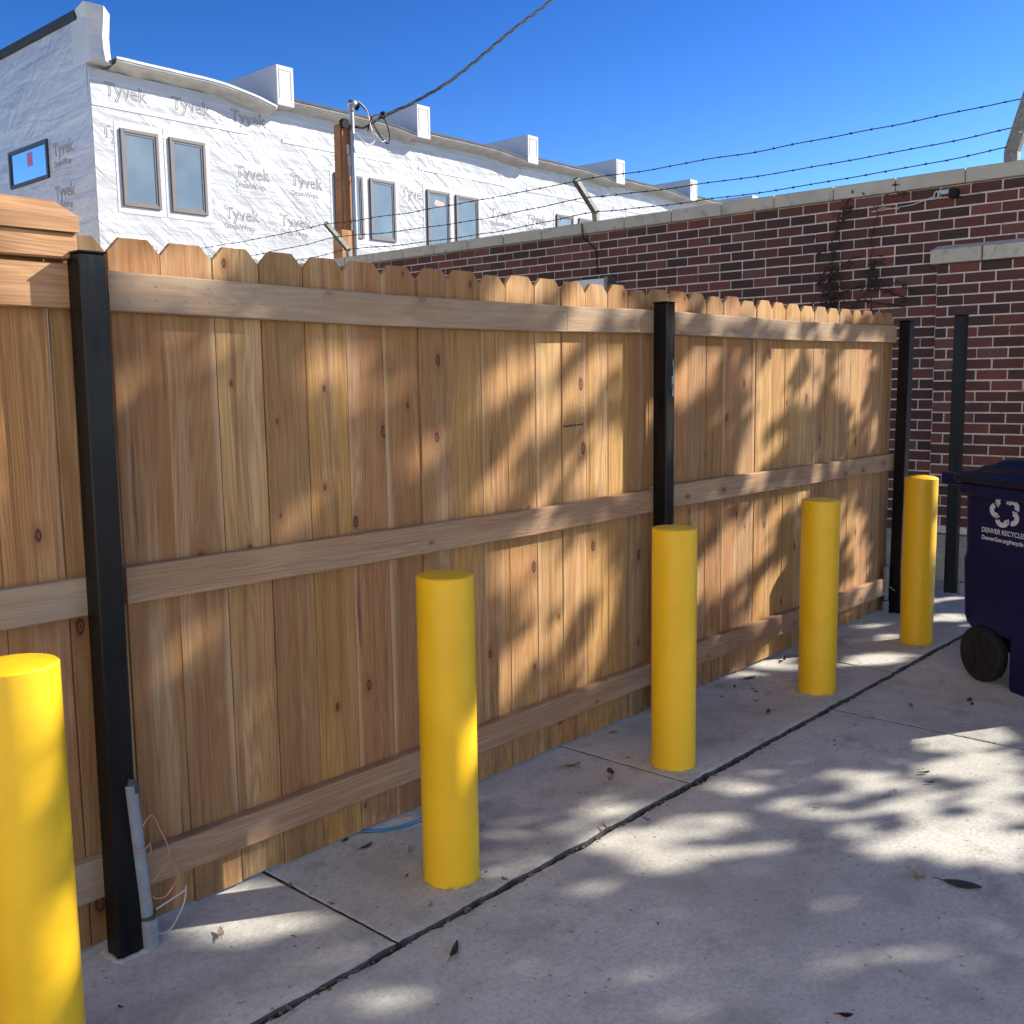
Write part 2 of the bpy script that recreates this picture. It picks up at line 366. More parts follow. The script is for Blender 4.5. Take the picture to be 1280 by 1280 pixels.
def mat_bin():
    t = NT('navy_plastic'); P = t.coord()
    nz = t.noise(P, 300, 2); sc = t.noise(P, 9, 5, .7)
    c = t.mix(t.ss(sc, .35, .75), (.004, .006, .052), (.007, .009, .07))
    V = t.vor(P, 34.0); vc = t.n('ShaderNodeSeparateColor'); t.l(V.outputs['Color'], vc.inputs[0])
    sp = t.math('MULTIPLY', t.ss(V.outputs['Distance'], .07, .16, 1, 0), t.math('LESS_THAN', vc.outputs[0], .10))
    sp = t.math('MULTIPLY', sp, t.ss(t.sep(P)[2], .5, .3))
    c = t.mix(t.math('MULTIPLY', sp, .7), c, (.22, .22, .25))
    c = t.mix(t.ss(t.noise(P, 60, 4, .7), .7, .76, 0, .35), c, (.16, .16, .2))
    return t.fin(c, t.ss(sc, .3, .7, .4, .55), t.bump(nz, .0006, .5), spec=.22)
M_bin = mat_bin()
M_binlid = simple('navy_lid', (.006, .007, .018), .42, var=.2, scale=12, spec=.3)
M_tyre = simple('wheel_rubber', (.006, .006, .006), .75, var=.4, scale=40, dirt=((.35, .34, .32), .63, 55))
M_logo = simple('white_print', (.55, .58, .66), .6, var=.1, scale=60)

# ================================================================== THE SETTING
def smooth_noise(x, y, s, seed=0.0): return noise.noise(Vector((x*s, y*s, seed)))
# ground sheet to the horizon
bm = bmesh.new(); r = 700
bmesh.ops.create_grid(bm, x_segments=8, y_segments=8, size=r)
o = obj('ground', bm, M_soil); o.location = (0, 0, -.06); tag(o, kind='structure')

def slab(name, x0, x1, y0, y1, z, mat, jag=(0, 0, 0, 0), step=.02, depth=.055):
    """concrete slab whose edges crumble: jag = amplitude on x0, x1, y0, y1"""
    bm = bmesh.new()
    def edge(p, q, n, amp, nrm, seed):
        out = []
        for i in range(n):
            f = i/n; x = p[0]+(q[0]-p[0])*f; y = p[1]+(q[1]-p[1])*f
            k = 0
            if amp and 0 < i:
                k = amp*(smooth_noise(x, y, 9, seed)*.8 + smooth_noise(x, y, 42, seed+3)*.6 + max(0, smooth_noise(x, y, 5, seed+8)-.25)*2.2)
                k = max(k, -amp*.7)
            out.append((x+nrm[0]*k, y+nrm[1]*k))
        return out
    def cnt(l, amp): return max(1, int(l/step)) if amp else 1
    pts = edge((x0, y0), (x1, y0), cnt(x1-x0, jag[2]), jag[2], (0, 1), 1.3) + edge((x1, y0), (x1, y1), cnt(y1-y0, jag[1]), jag[1], (-1, 0), 5.1) \
        + edge((x1, y1), (x0, y1), cnt(x1-x0, jag[3]), jag[3], (0, -1), 9.7) + edge((x0, y1), (x0, y0), cnt(y1-y0, jag[0]), jag[0], (1, 0), 13.9)
    top = [bm.verts.new((p[0], p[1], z)) for p in pts]; bot = [bm.verts.new((p[0], p[1], z-depth)) for p in pts]
    cx, cy = (x0+x1)/2, (y0+y1)/2
    inn = []
    for p in pts:   # small rounded arris just inside the edge
        dx = min(p[0]-x0, x1-p[0]); 
        ix = min(max(p[0], x0+.007), x1-.007); iy = min(max(p[1], y0+jag[2]*1.5+.006), y1-jag[3]*1.5-.006)
        ix = ix if abs(ix-p[0]) > 1e-6 else p[0]; iy = iy if abs(iy-p[1]) > 1e-6 else p[1]
        inn.append(bm.verts.new((ix, iy, z+.0025)))
    n = len(pts)
    bm.faces.new(inn)
    for i in range(n):
        j = (i+1) % n
        try: bm.faces.new((top[i], top[j], inn[j], inn[i]))
        except ValueError: pass
        bm.faces.new((bot[i], bot[j], top[j], top[i])).material_index = 1
    o = obj(name, bm, [mat, M_joint_face]); tag(o, kind='structure'); return o
M_joint_face = simple('dark_joint_face', (.07, .062, .055), .95, var=.6, scale=25)  # darker colour for the side faces of the slabs
J = .011
YJ = 1.915
xs = [-6.0, -2.6, .25, 1.655, 3.055, 4.9, 7.45]
for a, b in zip(xs, xs[1:]):
    slab('pavement', a+.004, b-.004, YJ+.006, 2.62 if b < 6.0 else 2.60, .006, M_conc2, (.004, .004, J*.8, 0))
slab('alley_pavement', -6.0, 4.196, -5.0, YJ-.008, -.004, M_conc, (0, .004, 0, J))
slab('alley_pavement', 4.204, 12.0, -5.0, YJ-.008, -.004, M_conc, (.004, 0, 0, J))
bm = bmesh.new(); box(bm, -6, 12, -5, 2.6, -.058, -.022); o = obj('ground', bm, M_dark); tag(o, kind='structure')
bm = bmesh.new(); box(bm, 7.46, 12, 1.93, 2.6, -.05, -.001); o = obj('pavement', bm, M_conc); tag(o, kind='structure')
# grit and crumbs collected in the joint: nobody could count them
bm = bmesh.new()
for k in range(420):
    if k < 330: x = random.uniform(.3, 6.2); y = YJ-.002 + random.gauss(0, .007)
    elif k < 380: x = 1.655 + random.gauss(0, .005); y = random.uniform(1.95, 2.5)
    else: x = 4.2 + random.gauss(0, .006); y = random.uniform(.9, 1.9)
    r = random.uniform(.002, .0065)*(1.5 if random.random() < .08 else 1)
    mtx = Matrix.Translation((x, y, -.006+r*.3)) @ Matrix.Rotation(random.random()*6, 4, 'Z') @ Matrix.Diagonal((r*random.uniform(.8, 1.9), r, r*.6, 1))
    bmesh.ops.create_icosphere(bm, subdivisions=1, radius=1, matrix=mtx)
o = obj('joint_debris', bm, simple('grit', (.11, .095, .075), .95, var=.75, scale=30)); tag(o, 'dark grit and leaf crumbs lying in the long open joint of the concrete', 'debris', kind='stuff')

# ---------------------------------------------------------------- brick wall
WX = 7.5; WY0, WY1 = 2.0, 14.2; WTOP = 2.755; LB, HB, MJ = .2055, .0735, .0105
def brick_set(face_x, y0, y1, z0, z1, depth, seed):
    rnd = random.Random(seed); bm = bmesh.new(); lay = bm.loops.layers.float_color.new('tone')
    row = 0; z = z0
    while z + HB <= z1 + .002:
        y = 2.0 + math.floor((y0-2.0)/LB)*LB - (LB/2 if row % 2 else 0)
        while y < y1:
            a, b = max(y, y0)+MJ*.5, min(y+LB, y1)-MJ*.5
            if b-a > .02:
                dx = rnd.uniform(-.0015, .0015); dz = rnd.uniform(-.0012, .0012)
                f0 = len(bm.faces)
                ax = rnd.uniform(-.002, .002)
                v = box(bm, face_x+dx, face_x+depth, a+ax, b+ax, z+MJ*.5+dz, z+HB-MJ*.5+dz)
                tone = rnd.random(); tone = tone*.45 if rnd.random() < .55 else tone
                for f in {f for vv in v for f in vv.link_faces}:
                    for l in f.loops: l[lay] = (tone, rnd.random(), 0, 1)
            y += LB
        z += HB; row += 1
    return bm
wall = empty('brick_wall', (WX, 8, 0), 'long dark red brick wall with pale stone coping behind the wooden fence', 'wall')
def wpart(name, bm, mat, **k):
    o = obj(name, bm, mat, **k)
    o.parent = wall; o.matrix_parent_inverse = Matrix.Translation((-WX, -8, 0)); return o
bm = bmesh.new(); box(bm, WX+.004, WX+.26, WY0+.002, WY1, .34, WTOP); wpart('mortar_bed', bm, M_mortar)
wpart('brick_face', brick_set(WX, 2.70, WY1, WTOP-HB*33, WTOP-HB*6, .02, 3), M_brick)
wpart('brick_face', brick_set(WX, WY0, WY1, WTOP-HB*6, WTOP, .02, 5), M_brick)
bm = bmesh.new(); box(bm, WX-.03, WX+.30, WY0-.01, WY1+.02, -.05, .335, .004); wpart('foundation', bm, M_found)
# returned end of the wall
bm = bmesh.new(); box(bm, WX+.02, WX+.25, WY0-.012, WY0+.03, .34, WTOP-.005); wpart('end_face', bm, M_brick)
# pier standing proud of the wall, with its own stone cap
PX = WX-.065; PY1 = 2.70
bm = bmesh.new(); box(bm, PX+.004, WX+.002, WY0+.003, PY1-.003, .34, 2.215); wpart('pier_mortar', bm, M_mortar)
wpart('pier', brick_set(PX, WY0, PY1, 2.225-HB*25, 2.225, .063, 11), M_brick)
bm = bmesh.new(); box(bm, PX-.028, WX+.30, WY0-.012, PY1+.02, -.05, .331, .004); wpart('pier_foundation', bm, M_found)
bm = bmesh.new()
for a, b in ((WY0-.015, 2.385), (2.395, 2.735)): box(bm, PX-.04, WX+.003, a, b, 2.222, 2.318, .004)
wpart('pier_cap', bm, M_cap)
bm = bmesh.new()
prism(bm, [(PX-.032, 2.318), (WX+.002, 2.318), (WX+.002, 2.352)], lambda p: Vector((p[0], WY0, p[1])), lambda p: Vector((p[0], 2.725, p[1])))
wpart('mortar_wash', bm, M_mortar)
bm = bmesh.new(); y = WY0-.03
JY = [2.544, 3.024, 3.492, 3.975, 4.441, 4.913, 5.397, 5.86, 6.336, 6.82, 7.3]
ed = [WY0-.03]+JY+[JY[-1]+.478*i for i in range(1, 15)]
for a, b in zip(ed, ed[1:]): box(bm, WX-.035, WX+.30, a+.003, b-.003, WTOP+.003, WTOP+.1, .005)
wpart('coping', bm, M_cap)

# barbed wire arms on top of the wall
def arm(pts, w, label):
    a = empty('wire_arm', pts[0], label, 'steel arm', 'arms carrying the barbed wire')
    base = Vector(pts[0]); bm = bmesh.new()
    P = [Vector(p)-base for p in pts]
    for p, q in zip(P, P[1:]):
        d = (q-p).normalized(); side = Vector((0, 1, 0)) if abs(d.y) < .5 else Vector((1, 0, 0))
        side = (side - d*side.dot(d)).normalized(); n2 = d.cross(side)
        ring = []
        for c0 in (p-d*.004, q+d*.004):
            ring.append([bm.verts.new(c0 + side*sx*w/2 + n2*sy*w*.42) for sx, sy in ((-1, -1), (1, -1), (1, 1), (-1, 1))])
        for k in range(4): bm.faces.new((ring[0][k], ring[0][(k+1) % 4], ring[1][(k+1) % 4], ring[1][k]))
        bm.faces.new(ring[0][::-1]); bm.faces.new(ring[1])
    bmesh.ops.recalc_face_normals(bm, faces=bm.faces)
    obj('bracket', bm, M_arm, a)
    for f in (.25, .6, .97):
        bm = bmesh.new(); c = P[1]+(P[2]-P[1])*f
        bmesh.ops.create_uvsphere(bm, u_segments=8, v_segments=6, radius=.009, matrix=Matrix.Translation(c+Vector((-w*.45, -w*.3, 0))))
        obj('wire_clip', bm, M_white_pl, a)
    return a
arm([(7.54, 2.265, 2.80), (7.54, 2.27, 2.93), (7.50, 2.13, 3.36)], .085, 'nearest and largest barbed wire arm, leaning right at the edge of the picture')
arm([(7.5, 5.72, 2.80), (7.48, 5.72, 2.94), (7.2, 5.72, 3.175)], .05, 'bent pale steel arm on the coping, standing before the far end of the roofline')
arm([(7.5, 9.17, 2.80), (7.49, 9.17, 2.93), (7.185, 9.17, 3.19)], .05, 'bent pale steel arm on the coping in front of the timber service pole')
arm([(7.5, 12.6, 2.80), (7.49, 12.6, 2.93), (7.185, 12.6, 3.19)], .05, 'bent steel arm on the coping hidden behind the fence boards at left')
for nm_, pts in (('top', [(7.50, 2.20, 3.25), (7.2, 5.72, 3.165), (7.19, 9.17, 3.18), (7.19, 12.6, 3.18)]), ('middle', [(7.50, 2.235, 3.075), (7.34, 5.72, 3.045), (7.33, 9.17, 3.06), (7.33, 12.6, 3.06)]), ('bottom', [(7.50, 2.29, 2.955), (7.485, 5.72, 2.94), (7.48, 9.17, 2.94), (7.48, 12.6, 2.94)])):
    bm = bmesh.new(); P = [Vector(p) for p in pts]; line = []
    for p, q in zip(P, P[1:]):
        for i in range(96):
            f = i/96; c = p.lerp(q, f); c.z -= .05*4*f*(1-f)*(.5 if nm_ == 'top' else 1); c += Vector((smooth_noise(c.y, 0, 1.9, 3), 0, smooth_noise(c.y, 0, 2.1, 7+len(nm_))))*.012
            line.append(c)
    line.append(P[-1]); tube(bm, line, .0038, 5)
    acc = 0
    for a, b in zip(line, line[1:]):
        acc += (b-a).length
        if acc > .115:
            acc = 0
            for k in range(4):
                d = Vector((random.uniform(-1, 1), random.uniform(-.3, .3), random.uniform(-1, 1))).normalized()*.012
                tube(bm, [a-d*.3, a+d], [.004, .002], 4)
            tube(bm, [a-Vector((0, .012, 0)), a+Vector((0, .012, 0))], .0052, 5)
    o = obj('barbed_wire', bm, M_rust)
    tag(o, {'top': 'highest strand of rusty barbed wire strung above the brick wall', 'middle': 'middle strand of the three rusty barbed wires above the brick wall', 'bottom': 'lowest strand of rusty barbed wire just above the stone coping'}[nm_], 'barbed wire', 'barbed wire strands')
# fixture, vine and wire on the wall
fx = empty('wall_fixture', (WX-.02, 2.66, 2.70), 'small dark lamp fixture tucked under the stone coping at right', 'fixture')
bm = bmesh.new(); box(bm, -.05, .02, -.075, -.02, -.035, .025, .006); obj('housing', bm, M_black, fx)
bm = bmesh.new(); box(bm, -.02, .015, -.02, .06, -.005, .03, .004); obj('mount', bm, M_galv, fx)
bm = bmesh.new(); tube(bm, [(-.01+.02*math.cos(a), .075+.022*math.cos(a), .0+.024*math.sin(a)) for a in [math.pi*i/8 for i in range(17)]], .005, 6); obj('lamp_ring', bm, M_white_pl, fx)
bm = bmesh.new(); tube(bm, [(WX-.045, 2.74, 2.69), (WX-.02, 2.9, 2.655), (WX-.014, 3.05, 2.648), (WX-.02, 3.2, 2.64), (WX-.02, 3.12, 2.66), (WX-.012, 3.0, 2.64)], .0035, 5)
tag(obj('loose_cable', bm, M_wirew), 'thin pale loose cable running along the bricks below the coping', 'cable')
bm = bmesh.new()
tube(bm, [(WX-.04, 5.86, 2.862), (WX-.045, 5.85, 2.80), (WX-.04, 5.84, 2.72), (WX-.01, 5.80, 2.68), (WX-.008, 5.72, 2.60), (WX-.008, 5.71, 2.40)], .0055, 6)
tag(obj('drop_cable', bm, M_black), 'thin dark cable hanging over the coping and down the bricks', 'cable')
bx_ = empty('junction_box', (WX-.02, 5.62, 2.30), 'grey metal box on the brick wall just above the fence boards', 'electrical box')
bm = bmesh.new(); box(bm, -.10, .02, -.1, .28, -.09, .045, .004); obj('housing', bm, M_galv, bx_)
bm = bmesh.new(); box(bm, -.108, .02, -.11, -.07, -.10, .055, .004); obj('end_cover', bm, M_arm, bx_)
vine = empty('dead_vine', (WX-.01, 3.45, 2.0), 'dry dark leafless vine clinging to the bricks above the fence', 'vine')
bm = bmesh.new(); bl = bmesh.new()
def vline(pts, r):
    out = []
    for p, q in zip(pts, pts[1:]):
        for i in range(10):
            f = i/10; y = p[0]+(q[0]-p[0])*f + smooth_noise(f*3, p[1], 2, 1)*.03; z = p[1]+(q[1]-p[1])*f
            out.append(Vector((-.004-random.uniform(0, .012), y-3.45, z-2.0)))
    tube(bm, out, r, 5); return out
L_ = []
for pts, r in ((((3.52, 1.4), (3.50, 2.0), (3.50, 2.3), (3.46, 2.62), (3.40, 2.72), (3.33, 2.80), (3.29, 2.79)), .005), (((3.2, 1.4), (3.19, 2.2), (3.17, 2.66), (3.08, 2.76), (2.98, 2.78), (2.96, 2.70)), .0035),
               (((3.5, 2.05), (3.35, 2.1), (3.19, 2.12), (3.05, 2.06), (2.9, 2.0)), .005), (((3.6, 1.9), (3.55, 2.1), (3.49, 2.2), (3.36, 2.32), (3.30, 2.33)), .0045), (((3.5, 2.3), (3.44, 2.45), (3.46, 2.55), (3.38, 2.68), (3.36, 2.7)), .003),
               (((3.4, 1.9), (3.2, 2.08), (3.18, 2.25), (3.1, 2.3)), .004), (((3.1, 2.05), (3.0, 2.14), (2.95, 2.1), (2.85, 2.02)), .003), (((3.62, 2.5), (3.6, 2.2), (3.5, 2.0)), .0025), (((3.3, 2.02), (3.1, 1.98), (2.92, 1.94)), .004)):
    L_ += vline(pts, r)
for k in range(260):
    c = Vector((random.uniform(-.05, -.01), random.gauss(.045, .05), random.gauss(.10, .10))) if k < 110 else random.choice(L_) + Vector((random.uniform(-.03, 0), random.gauss(0, .02), random.gauss(0, .02)))
    if k >= 215: c = Vector((-.03, random.gauss(-.27, .035), random.gauss(.16, .07)))
    d = Vector((random.uniform(-.4, .4), random.uniform(-1, 1), random.uniform(-1, .5))).normalized()*random.uniform(.012, .03); e = d.cross(Vector((1, .2, .1))).normalized()*random.uniform(.005, .012)
    vv = [bl.verts.new(c+p) for p in (-d, e+Vector((-.006, 0, 0)), d, -e)]; bl.faces.new(vv)
for k in range(40):
    c = Vector((random.uniform(-.03, 0), random.gauss(.03, .05), random.gauss(.10, .10)))
    pts = [c]
    for q in range(4): pts.append(pts[-1]+Vector((random.uniform(-.01, .01), random.uniform(-.04, .04), random.uniform(-.045, .045))))
    tube(bm, pts, .002, 4)
obj('stem', bm, M_vine, vine); obj('dry_leaves', bl, M_vine, vine)

# ================================================================== TOWNHOUSES BEHIND THE WALL
BX, BY = 10.07, 20.0
house = empty('townhouse_row', (BX, BY, 0), 'long row of unfinished townhouses wrapped in white printed house wrap', 'building')
def hpart(name, bm, mat, parent=None, smooth=None):
    o = obj(name, bm, mat, smooth=smooth); o.parent = parent or house
    o.matrix_parent_inverse = Matrix.Translation((-BX, -BY, 0)) if parent is None else Matrix()
    return o
BXE = 44.0
bm = bmesh.new(); box(bm, BX, BXE, BY, BY+13, -.05, 7.62)
front = hpart('wall', bm, M_wrap)
bm = bmesh.new(); box(bm, BX-.012, BX+.3, BY+.10, BY+13, 7.0, 8.58); hpart('parapet', bm, M_wrap)
bm = bmesh.new(); box(bm, BX-.004, BX+.28, BY+.02, BY+13.01, -.04, 7.1); side = hpart('side_wall', bm, M_wrap)
bm = bmesh.new(); box(bm, BX-.06, BX+.34, BY+.35, BY+13.05, 8.58, 8.76, .01); hpart('parapet_cap', bm, M_edge)
# party-wall fins standing above the roof
FX = [(14.16, 14.62, 8.46), (18.35, 18.81, 8.38), (22.56, 23.02, 8.32), (26.73, 27.19, 8.27), (30.96, 31.42, 8.22), (35.2, 35.66, 8.2), (39.4, 39.86, 8.18)]
bm = bmesh.new()
# end fin: a draped vertical fold at the corner
pr = [(-.34, 8.72), (-.30, 8.5), (-.22, 8.2), (-.24, 7.95), (-.30, 7.72)]
ringsL, ringsR = [], []
bm2 = bmesh.new()
vL = [bm2.verts.new((BX+(-.12 if i == 0 else -.02), BY+p[0]*.5+.02, p[1]+(.06 if i == 0 else 0))) for i, p in enumerate(pr)]
vM = [bm2.verts.new((BX+.16, BY+p[0]-.06, p[1]-.02)) for p in pr]
vR = [bm2.verts.new((BX+.36, BY+p[0]*.7, p[1]-.10 if i == 0 else p[1]-.02)) for i, p in enumerate(pr)]
vB = [bm2.verts.new((BX+.36, BY+.6, p[1]-.10 if i == 0 else p[1]-.02)) for i, p in enumerate(pr)]
vC = [bm2.verts.new((BX-.02, BY+.6, p[1])) for p in pr]
cols = [vC, vL, vM, vR, vB]
for a, b in zip(cols, cols[1:]):
    for i in range(len(pr)-1): bm2.faces.new((a[i], a[i+1], b[i+1], b[i]))
bm2.faces.new([c[0] for c in cols]); bm2.faces.new([c[-1] for c in cols][::-1])
bmesh.ops.recalc_face_normals(bm2, faces=bm2.faces)
hpart('party_wall', bm2, M_white)
for x0, x1, zt in FX:
    bm = bmesh.new(); box(bm, x0, x1, BY-.38, BY+12.5, 7.60-.022*FX.index((x0, x1, zt)), zt, .012)
    fin = hpart('party_wall', bm, M_white)
    bm = bmesh.new()   # taped panel border on the end face
    for (a, b, c, d) in ((x0+.06, x0+.085, 7.75, zt-.08), (x1-.085, x1-.06, 7.75, zt-.08), (x0+.085, x1-.085, zt-.105, zt-.08)): box(bm, a, b, BY-.386, BY-.378, c, d)
    hpart('tape_border', bm, M_print, fin)
# roof edge: membrane draped between the fins, sagging towards each one
bays = [(BX+.38, 14.16)] + [(a[1], b[0]) for a, b in zip(FX, FX[1:])] + [(FX[-1][1], BXE)]
for bi, (a, b) in enumerate(bays):
    dz = -.022*bi; n = 60; dip = .25 if bi == 0 else .13
    bm = bmesh.new(); be = bmesh.new(); rows = []; er = []
    for i in range(n+1):
        f = i/n; x = a+(b-a)*f
        z = 7.80+dz - dip*max(0, (f-.5)/.5)**2
        bul = .36 + .02*noise.noise(Vector((x*2.3, 0, bi)))
        w1 = .05*noise.noise(Vector((x*1.6, 3.3, bi))); w2 = .05*noise.noise(Vector((x*2.4, 9.1, bi)))
        zz = [(.7, z+.04), (0, z+.035), (-bul*.95, z), (-bul, z-.05), (-bul*.9, z-.085+w1*.4), (-bul*.5, z-.10+w1*.7), (-bul*.2, z-.13+w2*.7), (.02, z-.17+w2), (.05, z-.17+w2)]
        rows.append([bm.verts.new((x, BY+p[0], p[1])) for p in zz])
        er.append([be.verts.new((x, BY-bul*.95+q[0], z+q[1])) for q in ((-.035, -.02), (-.035, .03), (.06, .036), (.06, .004))])
    for p, q in zip(rows, rows[1:]):
        for k in range(len(p)-1): bm.faces.new((p[k], q[k], q[k+1], p[k+1]))
    for p, q in zip(er, er[1:]):
        for k in range(4): be.faces.new((p[k], q[k], q[(k+1) % 4], p[(k+1) % 4]))
    bmesh.ops.recalc_face_normals(bm, faces=bm.faces); bmesh.ops.recalc_face_normals(be, faces=be.faces)
    rf = hpart('roof_edge', bm, M_mem, smooth=50); hpart('drip_edge', be, M_edge if bi else M_white, rf)
    # lapped strip of wrap with a straight torn lower edge
    bm = bmesh.new(); box(bm, a-.1 if bi else BX, b-.55, BY-.014, BY+.002, 6.93+dz, 7.02+dz); hpart('wrap_lap', bm, M_white, front)
# flat roof
bm = bmesh.new(); box(bm, BX+.3, BXE, BY+.7, BY+12.9, 7.63, 7.72); hpart('roof', bm, M_mem)
# windows
def window(x0, x1, z0, z1, label=None):
    bm = bmesh.new(); w = .062
    for (a, b, c, d) in ((x0, x0+w, z0, z1), (x1-w, x1, z0, z1), (x0+w, x1-w, z0, z0+w), (x0+w, x1-w, z1-w, z1)): box(bm, a, b, BY-.05, BY+.01, c, d, .004)
    win = hpart('window', bm, M_frame)
    bm = bmesh.new(); w2 = .10
    for (a, b, c, d) in ((x0+w, x0+w2, z0+w, z1-w), (x1-w2, x1-w, z0+w, z1-w), (x0+w2, x1-w2, z0+w, z0+w2), (x0+w2, x1-w2, z1-w2, z1-w)): box(bm, a, b, BY-.034, BY+.008, c, d)
    hpart('sash', bm, M_frame, win)
    bm = bmesh.new(); box(bm, x0+w2, x1-w2, BY-.02, BY-.006, z0+w2, z1-w2); hpart('pane', bm, M_glass, win)
    bm = bmesh.new()   # flashing tape round the opening, with torn cross ties
    for (a, b, c, d) in ((x0-.115, x0-.012, z0-.13, z1+.13), (x1+.012, x1+.115, z0-.13, z1+.13)):
        box(bm, a, b, BY-.007, BY+.002, c, d)
    box(bm, x0-.01, x1+.01, BY-.009, BY+.002, z0-.14, z0-.012); box(bm, x0-.01, x1+.01, BY-.009, BY+.002, z1+.012, z1+.14)
    for sx in (x0-.085, x1+.04):
        for k in range(8):
            z = z0+.05+k*(z1-z0-.1)/8
            v = [bm.verts.new((sx+p, BY-.0085, z+q)) for p, q in ((-.03, 0), (-.022, 0), (.05, .12), (.042, .12))]; bm.faces.new(v).material_index = 1
    hpart('flashing', bm, [M_white, M_print], win)
    return win
WIN = [(10.61, 11.43, 5.075, 6.575), (11.68, 12.51, 5.075, 6.57), (15.96, 16.82, 4.99, 6.45), (17.05, 17.87, 4.99, 6.46), (18.97, 19.79, 4.95, 6.43), (20.02, 20.89, 4.95, 6.42), (24.24, 25.04, 4.9, 6.375), (25.31, 26.1, 4.9, 6.375), (32.3, 33.1, 4.85, 6.3), (33.4, 34.2, 4.85, 6.3)]
wins = [window(*w) for w in WIN]
for w in WIN:   # lower storey, hidden by the wall from here but there from elsewhere
    if w[0] > 13: window(w[0], w[1], 1.6, 3.1)
bm = bmesh.new(); v = [bm.verts.new((19.22+p, BY-.0225, 6.07+q)) for p, q in ((0, .02), (.06, .14), (.36, .09), (.37, .02), (.2, -.03), (.08, -.01))]; bm.faces.new(v)
hpart('sticker', bm, simple('pink_sticker', (.62, .30, .30), .6, var=.3, scale=12), wins[4])
# side window
def sbox(bm, y0, y1, z0, z1, xo, xi): box(bm, BX-xo, BX+xi, y0, y1, z0, z1)
bm = bmesh.new(); y0, y1, z0, z1 = 21.97, 23.87, 5.82, 6.6
for (a, b, c, d) in ((y0, y0+.07, z0, z1), (y1-.07, y1, z0, z1), (y0+.07, y1-.07, z0, z0+.07), (y0+.07, y1-.07, z1-.07, z1)): sbox(bm, a, b, c, d, .05, .02)
win = hpart('window', bm, M_fblk)
bm = bmesh.new(); sbox(bm, y0+.07, y1-.07, z0+.07, z1-.07, .018, -.004); hpart('pane', bm, M_glass_blue, win)
bm = bmesh.new(); sbox(bm, 22.72, 22.98, 6.18, 6.46, .0195, -.018); hpart('sticker', bm, simple('red_sticker', (.40, .13, .22), .6), win)
# printed wrap lettering
def front_mtx(x, z): return Matrix.Translation((x, BY-.0022, z)) @ Matrix.Rotation(R(90), 4, 'X')
def side_mtx(y, z): return Matrix.Translation((BX-.0058, y, z)) @ Matrix.Rotation(R(-90), 4, 'Z') @ Matrix.Rotation(R(90), 4, 'X')
def outline(body, sz, dep):
    cu = bpy.data.curves.new('t', 'FONT'); cu.body = body; cu.size = sz; cu.resolution_u = 2
    if dep: cu.fill_mode = 'NONE'; cu.bevel_depth = dep; cu.bevel_resolution = 0
    t = bpy.data.objects.new('t', cu); COL.objects.link(t); dg = bpy.context.evaluated_depsgraph_get(); dg.update()
    me = bpy.data.meshes.new_from_object(t.evaluated_get(dg)); bpy.data.objects.remove(t); bpy.data.curves.remove(cu); return me
WORDS = {0: [(outline('Tyvek', .36, .0115), 0)], 1: [(outline('Tyvek', .36, .0115), 0), (outline('DrainWrap', .165, .007), -.21)]}
def lettering(items, parent):
    for kind, mtx in items:
        bms = bmesh.new()
        for src, dz in WORDS[kind]:
            me = src.copy(); me.transform(mtx @ Matrix.Translation((0, dz, 0)) @ Matrix.Diagonal((1, 1, .1, 1))); bms.from_mesh(me); bpy.data.meshes.remove(me)
        if kind == 1:
            for k, wd in ((0, .78), (1, .66), (2, .74)):
                z = -.30-.055*k; v = [bms.verts.new(mtx @ Vector((p, z+q, 0))) for p, q in ((0, 0), (wd, 0), (wd, .014), (0, .014))]; bms.faces.new(v)
        hpart('printed_lettering', bms, M_print, parent)
it = [(0, front_mtx(x, 7.17-.004*(x-10))) for x in (10.35, 11.8, 13.2)]
for x in (13.25, 14.72, 21.4, 22.9, 27.6, 29.0): it.append((1, front_mtx(x, 6.0)))
for x in (12.93, 14.38, 21.2, 22.6, 26.9, 28.4): it.append((1, front_mtx(x, 5.08)))
for x in (10.45, 11.9, 13.3, 14.8, 17.0, 18.4, 20.0): it.append((1, front_mtx(x, 4.1)))
it += [(0, front_mtx(10.22, 6.35)), (0, front_mtx(18.1, 6.15))]
lettering(it, front)
lettering([(1, side_mtx(y, z)) for y, z in ((24.2, 7.72), (22.6, 7.72), (21.0, 7.72), (21.75, 6.2), (21.8, 5.35), (24.6, 5.2), (23.2, 4.6), (26.0, 7.7))], side)

# ================================================================== SERVICE POLE AND CABLE
pole = empty('service_pole', (8.13, 10.0, -.05), 'short timber service pole with grey conduit mast standing behind the brick wall', 'utility pole')
bm = bmesh.new()
prism(bm, [(-.075, -.07), (.075, -.07), (.075, .08), (-.075, .08)], lambda p: Vector((p[0]-.035, p[1], 0)), lambda p: Vector((p[0], p[1], 4.57)))
bmesh.ops.bevel(bm, geom=bm.edges[:], offset=.018, segments=2, affect='EDGES')
obj('timber_post', bm, M_pole, pole)
bm = bmesh.new(); box(bm, -.16, .10, -.12, .05, 0, 3.33, .01); obj('timber_sister', bm, M_pole, pole)
bm = bmesh.new(); tube(bm, [(.055, -.12, .5), (.055, -.12, 4.0), (.07, -.10, 4.76)], .03, 12); mast = obj('conduit_mast', bm, M_galv, pole, smooth=40)
bm = bmesh.new(); bmesh.ops.create_uvsphere(bm, u_segments=14, v_segments=8, radius=.062, matrix=Matrix.Translation((.085, -.11, 4.80)) @ Matrix.Diagonal((1.15, 1, .85, 1)))
tube(bm, [(.07, -.10, 4.72), (.07, -.10, 4.80)], .045, 12); wh = obj('weatherhead', bm, M_galv, mast, smooth=60)
